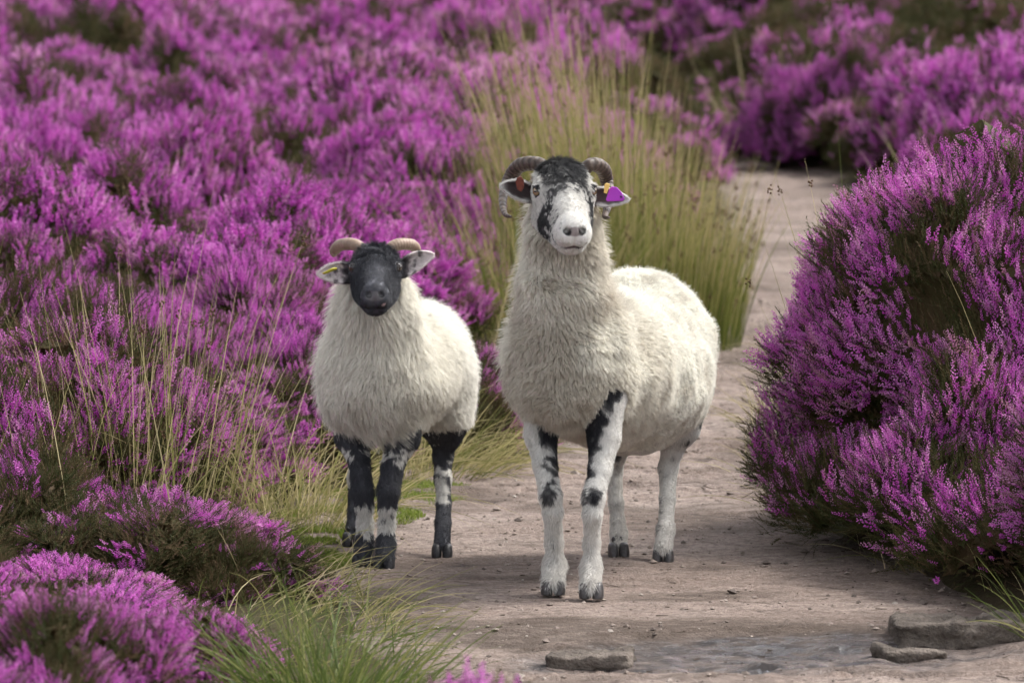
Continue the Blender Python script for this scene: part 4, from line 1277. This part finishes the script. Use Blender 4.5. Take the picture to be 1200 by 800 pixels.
# --- reusable bushes
protos = {}
def proto(lod, i, floral, R=.33, H=.40, nsp=900, nfo=900, spl=.06, patch=10.0):
    sh = mound(R, H, 40 + i)
    m = 1.45
    return heather_arrays(200 + i * 7 + {'near': 0, 'mid': 1000, 'far': 2000}[lod], sh, (np.array([-R * m, -R * m, -.03]), np.array([R * m, R * m, H * m])), nsp, nfo, lod, floral, spl, patch, .02, outer=.05, step=.035)
near_arr = [proto('near', i, f, nsp=6000, nfo=3200, H=h, spl=.034) for i, (f, h) in enumerate(((.60, .38), (.50, .42), (.42, .36), (.72, .33), (.12, .30)))]
src = bpy.data.collections.new('heather_sources')      # not linked to the scene
def add_src(nm, me):
    o = bpy.data.objects.new(nm, me); src.objects.link(o)
names = []
for i, a in enumerate(near_arr): add_src('heather_%02d' % i, heather_single('heather_n%d' % i, a))
for i, f in enumerate((.60, .52, .40, .74, .08)): add_src('heather_%02d' % (5 + i), heather_single('heather_m%d' % i, proto('mid', i, f, nsp=4200, nfo=1500, spl=.034, H=(.40, .42, .38, .33, .34)[i])))
for i, f in enumerate((.62, .52, .36, .76, .06)): add_src('heather_%02d' % (10 + i), heather_single('heather_f%d' % i, proto('far', i, f, nsp=2400, nfo=700, spl=.040, H=(.40, .42, .38, .33, .34)[i])))

# --- named bushes one can single out
def near_thing(k, u, v, D, sc, rz, label, zs=1.0):
    q = P(u, v, D); x, y = q[0], D
    r = heather_thing('heather_bush', (x, y, hz(x, y) - .01), label, 'heather', None, near_arr[k])
    r.scale = (sc, sc, sc * zs); r.rotation_euler = (0, 0, rz); return r
named = []
def NB(k, u, D, sc, rz, label, zs=1.0):
    named.append(((u - 600) / FPX * D, D, .30 * sc)); return near_thing(k, u, 400, D, sc, rz, label, zs)
NB(3, 322, 11.9, .80, .4, 'dense bright magenta heather bush directly left of the lamb, beyond the dry grass', 1.0)
NB(0, 222, 8.0, .42, 1.0, 'small round purple heather clump on the left bank beside the green foreground grass', .75)
NB(0, 540, 12.4, .72, 2.0, 'purple heather bush growing between the lamb and the ewe', 1.0)
NB(3, 205, 12.4, .85, 3.0, 'purple heather bush behind the tall straw coloured grass stalks', 1.05)
NB(4, 262, 9.3, .50, 2.2, 'brown heather bush with almost no flowers beside the arching grass by the lamb', .8)
NB(3, 255, 6.35, .62, .7, 'blurred bright purple heather bush in the lower left corner nearest the camera', .62)
NB(0, 65, 6.9, .8, 1.9, 'blurred pale purple heather bush at the left edge of the photo, low down', .85)
NB(1, 95, 5.9, .7, 2.9, 'blurred greenish heather bush in the very bottom left corner', .62)
NB(3, 508, 5.75, .95, .2, 'low heather tips poking up at the bottom edge in front of the path', 1.02)
NB(3, 596, 5.9, .62, 1.6, 'smaller cluster of heather tips at the bottom edge, right of the wider one', 1.18)
b = NB(3, 918, 31.6, 1.35, 1.2, 'bright purple heather bush where the path bends out of sight', 1.3)
b = NB(0, 998, 31.2, 1.25, 2.2, 'purple heather bush just right of the bend in the path', 1.35)

# --- the moor: countless heather, one object
def moor_points():
    rng = np.random.default_rng(5); P_, S, I = [], [], []
    y = 4.2
    while y < 118:
        sp = .30 + .0078 * y; sp *= .84 if y < 10 else 1.0; sp = sp * (1.0 if y < 40 else 1 + (y - 40) * .006)
        half = y * .19 + 2.4
        xs = np.arange(-half, half, sp) + rng.random() * sp
        for x in xs:
            X = x + (rng.random() - .5) * sp * .9; Y = y + (rng.random() - .5) * sp * .9
            P_.append((X, Y)); S.append(sp)
        y += sp * .95
    P_ = np.array(P_); S = np.array(S)
    L, R = edges(P_[:, 1])
    q = np.c_[P_, np.zeros(len(P_))]
    rad = .26
    out = np.maximum(L - P_[:, 0], P_[:, 0] - R)
    keep = (out > rad * .8) | (P_[:, 1] > 57)
    # left bank by the lamb and behind it is grass, the rush clump has its own ground
    def hole(x, y, rx, ry): return np.hypot((P_[:, 0] - x) / rx, (P_[:, 1] - y) / ry) > 1
    keep &= hole(-.60, 10.5, .27, 1.0) & hole(-.42, 8.0, .34, 1.25) & hole(-.22, 12.2, .25, 1.5)
    keep &= hole(.50, 16.4, .72, 1.6) & hole(-.10, 14.6, .30, .9)
    keep &= hole(1.1, 10.5, .85, 1.35) & hole(1.4, 9.1, .5, .55)
    keep &= ~((P_[:, 0] > 0) & (P_[:, 1] < 9.3) & (P_[:, 0] < np.maximum(R + .35, .115 * P_[:, 1] + .40))) 
    keep &= ~((P_[:, 0] > -.55) & (P_[:, 1] < 8.3))
    keep &= ~((P_[:, 0] > 0) & (P_[:, 1] > 11.5) & (P_[:, 1] < 14.5) & (out < .75))
    keep &= (out > .62) | (P_[:, 1] < 14) | (P_[:, 1] > 29)
    keep &= ~((P_[:, 1] < 9.2) & (600 + FPX * P_[:, 0] / P_[:, 1] > np.where(P_[:, 1] < 7.9, 225, 330)) & (P_[:, 0] < 0))
    # nothing so near the lens that it would fill the frame
    keep &= ~((P_[:, 1] < 5.4))
    for (x, y, r) in named: keep &= hole(x, y, r * .9, r * .9)
    P_ = P_[keep]; S = S[keep]; q = q[keep]
    n = len(P_)
    fl = .9 * fbm(q, .45, 91, 3) + .25 * vn(q, 1.6, 92) + .55 * (rng.random(n) - .5)
    fl += -.02 - .06 * sst(13, 16, P_[:, 1]) - .34 * sst(26, 34, P_[:, 1]) * (P_[:, 0] > 1.2) - .10 * sst(34, 60, P_[:, 1])
    fl += .14 * (P_[:, 0] < -.3) + .15 * (P_[:, 0] < -.3) * (P_[:, 1] < 14)
    kind = np.select([fl > .22, fl > .02, fl > -.16, fl > -.38], [3, 0, 1, 2], 4)
    kind = np.where((kind == 4) & (P_[:, 1] > 27) & (rng.random(n) < .5), np.where(rng.random(n) < .4, 1, 2), kind)
    lod = np.where(P_[:, 1] < 13.5, 0, np.where(P_[:, 1] < 24, 5, 10))
    sc = (.72 + .5 * rng.random(n)) * np.clip(S / .40, .95, 1.8)
    zs = sc * (.60 + .75 * rng.random(n)) * np.where(P_[:, 1] < 9, .72, 1) * np.where((P_[:, 1] < 7.6), .72, 1) * np.where((P_[:, 1] > 7.6) & (P_[:, 1] < 9.9), .66, 1)
    # lower near the path margin
    L, R = edges(P_[:, 1]); o2 = np.maximum(L - P_[:, 0], P_[:, 0] - R)
    lowm = sst(.1, .7, o2); zs *= .65 + .35 * np.where(P_[:, 1] > 55, 1, lowm)
    Z = height(P_[:, 0], P_[:, 1]) - .02
    return np.c_[P_, Z], kind + lod, np.c_[sc, sc, zs], rng.random(n) * 6.283, rng
def instancer(name, pts, idx, scale, rz, coll):
    n = len(pts); me = bpy.data.meshes.new(name); me.vertices.add(n)
    me.vertices.foreach_set('co', pts.astype(F32).ravel())
    a = me.attributes.new('idx', 'INT', 'POINT'); a.data.foreach_set('value', idx.astype(np.int32))
    a = me.attributes.new('scl', 'FLOAT_VECTOR', 'POINT'); a.data.foreach_set('vector', scale.astype(F32).ravel())
    a = me.attributes.new('rot', 'FLOAT_VECTOR', 'POINT'); r = np.zeros((n, 3), F32); r[:, 2] = rz; a.data.foreach_set('vector', r.ravel())
    ng = bpy.data.node_groups.new(name, 'GeometryNodeTree')
    ng.interface.new_socket('Geometry', in_out='INPUT', socket_type='NodeSocketGeometry'); ng.interface.new_socket('Geometry', in_out='OUTPUT', socket_type='NodeSocketGeometry')
    N = ng.nodes; gi = N.new('NodeGroupInput'); go = N.new('NodeGroupOutput')
    ci = N.new('GeometryNodeCollectionInfo'); ci.inputs[0].default_value = coll; ci.inputs['Separate Children'].default_value = True; ci.inputs['Reset Children'].default_value = True
    ip = N.new('GeometryNodeInstanceOnPoints'); ip.inputs['Pick Instance'].default_value = True
    def na(nm, ty):
        x = N.new('GeometryNodeInputNamedAttribute'); x.data_type = ty; x.inputs[0].default_value = nm
        return [s for s in x.outputs if s.enabled][0]
    ng.links.new(gi.outputs[0], ip.inputs['Points']); ng.links.new(ci.outputs[0], ip.inputs['Instance'])
    ng.links.new(na('idx', 'INT'), ip.inputs['Instance Index']); ng.links.new(na('scl', 'FLOAT_VECTOR'), ip.inputs['Scale'])
    e2r = N.new('FunctionNodeEulerToRotation'); ng.links.new(na('rot', 'FLOAT_VECTOR'), e2r.inputs[0]); ng.links.new(e2r.outputs[0], ip.inputs['Rotation'])
    ng.links.new(ip.outputs[0], go.inputs[0])
    o = link(name, me); md = o.modifiers.new('scatter', 'NODES'); md.node_group = ng
    return o
pts, idx, scl, rz, _ = moor_points()
print('moor instances', len(pts))
hm_ = instancer('heather', pts, idx, scl, rz, src); tag(hm_, 'purple flowering heather covering the moor on both sides of the path', None, None, 'stuff')

# --- rushes and grasses
tussock('rush_clump', (.42, 16.3, hz(.42, 16.3)), 'tall green and straw rush clump standing right behind the ewe', 'rushes', 2500, .42, .88, .22, .0019, .17, .15, M_RUSH, 31, seeds=420, ell=(1.0, 1.5), nseg=7, hfun=lambda b: 1.08 - .55 * sst(-.2, .45, b[:, 0]),
        tint=lambda C, V: C[:, 0] * .8 + .75 * (C[:, 1] - .45) + .16)
tussock('rush_clump', (.05, 15.3, hz(.05, 15.3)), 'looser yellowish rush clump between the two sheep, left of the taller rushes', 'rushes', 420, .28, .55, .14, .0020, .35, .25, M_RUSH, 32, seeds=80, nseg=7,
        tint=lambda C, V: C[:, 0] * .7 + .3 * C[:, 1] + .15)
tussock('grass_tussock', (-.86, 10.5, hz(-.86, 10.5)), 'tall sparse straw coloured grass stalks among heather left of the lamb', 'grass', 230, .26, .52, .16, .0014, .27, .20, M_STRAW, 33, seeds=40, ell=(1, 1.2), nseg=8, tint=lambda C, V: C[:, 0] * .8 + .2 * C[:, 1])
tussock('grass_tussock', (-1.0, 10.1, hz(-1.0, 10.1)), 'thin pale grass stalks at the far left among heather', 'grass', 110, .24, .48, .12, .0013, .45, .25, M_STRAW, 34, nseg=8)
tussock('grass_tussock', (-.55, 10.75, hz(-.55, 10.75)), 'arching pale grass tussock right beside the lamb front legs', 'grass', 330, .20, .38, .10, .0014, .75, .60, M_STRAW, 35, lean=(.05, -.25), nseg=8, tint=lambda C, V: C[:, 0] * .75 + .1)
tussock('grass_tussock', (-.22, 11.9, hz(-.22, 11.9)), 'flattened pale grass tussock behind the lamb hind legs', 'grass', 480, .20, .28, .08, .0014, .85, .60, M_STRAW, 36, lean=(.25, -.1), nseg=8, tint=lambda C, V: C[:, 0] * .75)
tussock('grass_tussock', (-.33, 7.75, hz(-.33, 7.75)), 'green foreground grass tussock with arching blades left of the bare path', 'grass', 420, .13, .20, .07, .0017, .75, .40, M_GREEN, 37, nseg=8, tint=lambda C, V: C[:, 0] * .8)
tussock('grass_tussock', (1.10, 8.75, hz(1.1, 8.75)), 'small green and yellow grass tuft at the right end of the stone slab', 'grass', 90, .05, .16, .06, .0016, .7, .35, M_GREEN, 38, nseg=7)
tussock('grass_tussock', (1.9, 33.2, hz(1.9, 33.2)), 'sparse dry grass stalks at the foot of the heather by the path bend', 'grass', 120, .35, .7, .2, .0035, .5, .25, M_STRAW, 39, nseg=6)

tussock('grass_tussock', (.92, 10.9, hz(.92, 10.9)), 'a few tall thin seed stalks sticking out of the large overhanging heather bush', 'grass', 16, .16, .92, .10, .0012, .22, .18, M_STRAW, 41, seeds=10, nseg=8)

def litter_and_small():
    rng = np.random.default_rng(9)
    # loose grass along margins
    def edge_grass(n, side, y0, y1, w, L, mat, name, label, seed):
        rg = np.random.default_rng(seed)
        y = y0 + (y1 - y0) * rg.random(n); Lx, Rx = edges(y)
        off = (rg.random(n) ** 1.3) * w - .05
        x = Lx - off if side < 0 else Rx + off
        cl = vn(np.c_[x, y, x * 0], 3.5, seed) + .4 * rg.random(n) > .12; x, y = x[cl], y[cl]
        b = np.stack([x, y, height(x, y) - .02], -1); n = len(x)
        d = np.c_[(rg.random(n) - .5) * 1.6 + (-side) * .5, (rg.random(n) - .5) * 1.6 - .2, np.ones(n) * .9]
        V, Q, C, _ = blades(rg, b, d, L * (.5 + rg.random(n)), .0013 * (.7 + .6 * rg.random(n)), .5 * rg.random(n) + .15, 6)
        o = link(name, mesh_from(name, V, Q, [mat], attrs={'var': C})); tag(o, label, None, None, 'stuff')
    edge_grass(1500, -1, 8.6, 15.5, .35, .17, M_STRAW, 'grass', 'short dry grass fringing the left side of the path', 51)
    edge_grass(420, 1, 8.6, 16, .15, .16, M_STRAW, 'grass', 'thin grass blades straying onto the path below the large bush', 52)
    edge_grass(900, -1, 6.4, 9.4, .40, .13, M_GREEN, 'grass', 'green grass blades on the near left bank', 53)
    # blades and seed stalks in the heather
    n = 1500; y = 8 + 34 * rng.random(n) ** 1.4; x = (rng.random(n) - .5) * 2 * (y * .13 + 1)
    L, R = edges(y); m = (np.maximum(L - x, x - R) > .25); x, y = x[m], y[m]; n = len(x)
    cl = vn(np.c_[x, y, x * 0], .9, 66) + .5 * rng.random(n) > .25; x, y = x[cl], y[cl]; n = len(x)
    b = np.stack([x, y, height(x, y)], -1); d = np.c_[(rng.random((n, 2)) - .5) * .8, np.ones(n)]
    V, Q, C, _ = blades(rng, b, d, .42 + .3 * rng.random(n), .0013 * (1 + y / 20), .3 * rng.random(n), 6)
    tag(link('grass', mesh_from('stray_grass', V, Q, [M_STRAW], attrs={'var': C})), 'scattered dry grass stalks standing up through the heather', None, None, 'stuff')
    # pebbles
    n = 11000; y = 7.2 + 11 * rng.random(n) ** 1.3; L, R = edges(y); x = L + (R - L) * rng.random(n)
    cl = vn(np.c_[x, y * 1.5, x * 0], 2.5, 45) + .7 * (rng.random(n) - .3) > .0; cl &= wet_mask(x, y) < rng.random(n) * .6; x, y = x[cl], y[cl]; n = len(x)
    O = np.array([[1, 0, 0], [.3, .9, .1], [-.8, .6, 0], [-.9, -.5, .1], [.2, -.95, 0], [0.1, 0, .7], [0, .1, -.6]])
    tr = np.array([(0, 1, 5), (1, 2, 5), (2, 3, 5), (3, 4, 5), (4, 0, 5), (1, 0, 6), (2, 1, 6), (3, 2, 6), (4, 3, 6), (0, 4, 6)])
    sz = .0014 + .0065 * rng.random(n) ** 6; sz[:110] = .006 + .008 * rng.random(110); z = path_surf(x, y)
    dz = nrm(np.c_[(rng.random((n, 2)) - .5) * .5, np.ones(n)])
    V, T = replicate(O, tr, np.stack([x, y, z + sz * .2], -1), frames(dz, rng, sz, sz * .9))
    V += .12 * sz.repeat(7)[:, None] * vnv(V, 300, 5)
    t = NT('pebbles'); a = t.attr('var').outputs['Fac']
    pm = t.done(t.pbsdf(t.ramp(a, [(0, (.09, .07, .06)), (.5, (.25, .20, .17)), (.9, (.30, .25, .215)), (1, (.38, .34, .30))]), .85))
    C = np.repeat(rng.random(n), 7)
    tag(link('gravel', mesh_from('gravel', V, T, [pm], smooth=False, attrs={'var': C})), 'small pebbles and grit scattered over the path', None, None, 'stuff')
    # heather litter: dark flecks and broken twigs
    n = 1100; y = 8 + 9 * rng.random(n) ** 1.3; L, R = edges(y)
    s = rng.random(n); s = np.where(rng.random(n) < .55, np.where(rng.random(n) < .5, s ** 3 * .5, 1 - s ** 3 * .5), s)
    x = L + (R - L) * s; z = path_surf(x, y)
    an = rng.random(n) * 6.283; l = .004 + .035 * rng.random(n) ** 5
    d = np.stack([np.cos(an), np.sin(an), .05 * rng.standard_normal(n)], -1)
    T0 = np.array([[0, -1, 0], [0, 1, .0], [0, 0, 1.2], [0, 0, 1.2]]) 
    w = .0009 + .0007 * rng.random(n); sd = np.stack([-np.sin(an), np.cos(an), 0 * an], -1) * w[:, None]
    b = np.stack([x, y, z + .0012], -1); e = b + d * l[:, None]
    upv = np.array([0, 0, 1.0]) * w[:, None] * 1.5
    V = np.stack([b - sd, b + sd, b + upv, e - sd * .6, e + sd * .6, e + upv * .6], 1).reshape(-1, 3)
    f = np.array([(0, 3, 5, 2), (2, 5, 4, 1)]); Q = (f[None] + (np.arange(n) * 6)[:, None, None]).reshape(-1, 4)
    tag(link('litter', mesh_from('litter', V, Q, [M_TWIG], smooth=False)), 'dark heather litter and broken twigs lying on the path', None, None, 'stuff')
def path_surf(x, y):
    L, R = edges(y); pad = .22
    Z = path_z(x, y); edge = np.minimum(x - (L - pad), (R + pad) - x)
    hh = height(x, y)
    Z = Z + hh * np.where(y > 30, 1, sst(.3, .0, edge) * .6) + .004 - .05 * sst(.10, .0, edge)
    foot = sst(1.6, .7, np.hypot(x - .05, (y - 9.9) / 1.1))
    Z = Z * (1 - foot * .7) - .0015 * foot
    return Z - .012 * wet_mask(x, y)
litter_and_small()

def moss():
    rng = np.random.default_rng(19); c = [(-.48, 10.05, .12), (-.40, 10.9, .14), (-.30, 11.4, .16), (-.50, 10.5, .10)]
    X, Y = [], []
    for (a, b, r) in c:
        n = 5200; t = rng.random(n) * 6.283; rr = np.sqrt(rng.random(n)) * r
        X.append(a + np.cos(t) * rr * 1.3); Y.append(b + np.sin(t) * rr * 1.6)
    x = np.concatenate(X); y = np.concatenate(Y); m = vn(np.c_[x, y, x * 0], 9, 3) > -.25; x, y = x[m], y[m]; n = len(x)
    z = np.maximum(path_surf(x, y), height(x, y)) - .001
    V, Q, C, _ = blades(rng, np.stack([x, y, z], -1), np.c_[(rng.random((n, 2)) - .5) * 1.4, np.ones(n)], .008 + .012 * rng.random(n), .0011 * np.ones(n), .3 * rng.random(n), 2)
    mm = grass_mat('moss', [(0, (.10, .15, .02)), (.6, (.20, .27, .04)), (1, (.30, .34, .08))])
    tag(link('moss', mesh_from('moss', V, Q, [mm], attrs={'var': C})), 'low bright green moss and turf on the path edge by the lamb', None, None, 'stuff')
moss()

def stone(name, loc, dims, rz, label, seed):
    sx, sy, sz = dims
    def f(p):
        q = np.abs(p) - np.array([sx, sy, sz]) * .5 + .007
        d = np.linalg.norm(np.maximum(q, 0), axis=-1) + np.minimum(q.max(-1), 0) - .007
        w_ = np.stack([p[:, 0] * 1.0, p[:, 1], p[:, 2] * .5], -1)
        d = d + .16 * sz * vn(w_, 8, seed) * sst(0, .25 * max(sx, sy), np.hypot(p[:, 0], p[:, 1])) + .16 * sz * vn(p, 20, seed + 1) + .12 * sz * vn(p * np.array([.5, .5, 3]), 30, seed + 2) + .10 * sz * np.abs(vn(p, 40, seed + 3)) + .06 * sz * vn(p, 75, seed + 5) + .03 * sz * vn(p, 130, seed + 4)
        return d * .8
    g = [np.arange(-s_ / 2 - .03, s_ / 2 + .03, .0045) for s_ in dims]
    V, Q = surface_nets(f, *g)
    t = NT('gritstone'); co = t.node('ShaderNodeTexCoord').outputs['Object']
    n1 = t.noise(9, 6, .65, co); n2 = t.noise(140, 4, .6, co)
    geo = t.node('ShaderNodeNewGeometry')
    c = t.ramp(n1, [(.3, (.06, .048, .04)), (.5, (.14, .115, .095)), (.7, (.23, .19, .16))])
    c = t.mix(t.math('MULTIPLY', t.ramp(n2, [(.5, (0, 0, 0)), (.65, (1, 1, 1))]), .5), c, (.06, .05, .045))
    m = t.done(t.pbsdf(c, .88, t.bump(t.math('ADD', n1, t.math('MULTIPLY', n2, .9)), 1.0, .010), .25))
    o = link(name, mesh_from(name, V, Q, [m]), None, loc, (0, .0, rz)); tag(o, label, 'stone')
    return o
stone('stone', (.91, 8.84, .013), (.28, .19, .060), -.04, 'largest grey stone slab lying at the path edge under the right hand heather', 3)
stone('stone', (.78, 8.60, -.002), (.125, .09, .045), .2, 'small flat stone in front of the larger slab', 8)
stone('stone', (.150, 8.62, -.013), (.165, .10, .042), -.12, 'flat brown stone sunk in the path at the mud edge', 14)
for (a, b, c_, l_) in ((1.16, 8.75, .03, 'small dark pebble right of the large slab'), (.61, 8.93, .02, 'tiny pebble left of the large slab')):
    pass
make_ewe(); make_lamb()
# ================================================================ CAMERA, LIGHT, RENDER
cam = bpy.data.cameras.new('camera'); co = link('camera', cam, None, (0, 0, CAMZ), (math.pi / 2 - TH, 0, 0))
cam.sensor_width = 36; cam.lens = 36 * FPX / 1200; cam.clip_start = .5; cam.clip_end = 5000
cam.dof.use_dof = True; cam.dof.focus_distance = 9.6; cam.dof.aperture_fstop = 8.0
scene.camera = co
w = bpy.data.worlds.new('World'); scene.world = w; w.use_nodes = True
wt = w.node_tree; wt.nodes.clear()
sky = wt.nodes.new('ShaderNodeTexSky'); sky.sky_type = 'NISHITA'; sky.sun_disc = False
SUN_EL, SUN_AZ = math.radians(52), math.radians(62)     # azimuth from +Y towards +X
sky.sun_elevation = SUN_EL; sky.sun_rotation = SUN_AZ; sky.air_density = 1.0; sky.dust_density = 3.0
hs = wt.nodes.new('ShaderNodeHueSaturation'); hs.inputs['Saturation'].default_value = .22
bg = wt.nodes.new('ShaderNodeBackground'); bg.inputs['Strength'].default_value = .125
wo = wt.nodes.new('ShaderNodeOutputWorld')
wt.links.new(sky.outputs[0], hs.inputs['Color']); wt.links.new(hs.outputs[0], bg.inputs[0]); wt.links.new(bg.outputs[0], wo.inputs[0])
sl = bpy.data.lights.new('sun', 'SUN'); sl.energy = 1.5; sl.angle = math.radians(18); sl.color = (1, .97, .92)
so = link('sun', sl)
dv = Vector((math.sin(SUN_AZ) * math.cos(SUN_EL), math.cos(SUN_AZ) * math.cos(SUN_EL), math.sin(SUN_EL)))
so.rotation_euler = dv.to_track_quat('Z', 'Y').to_euler(); so.location = (3, 5, 6)
scene.view_settings.view_transform = 'Standard'; scene.view_settings.look = 'None'
scene.view_settings.exposure = 1.48; scene.view_settings.gamma = 1.0; scene.view_settings.use_curve_mapping = False
cy = scene.cycles
cy.max_bounces = 5; cy.diffuse_bounces = 3; cy.glossy_bounces = 2; cy.transmission_bounces = 4; cy.transparent_max_bounces = 4
cy.caustics_reflective = False; cy.caustics_refractive = False
cy.use_denoising = True; cy.use_adaptive_sampling = True; cy.adaptive_threshold = .03
try: scene.cycles_curves.shape = 'RIBBONS'
except Exception as e: print(e)
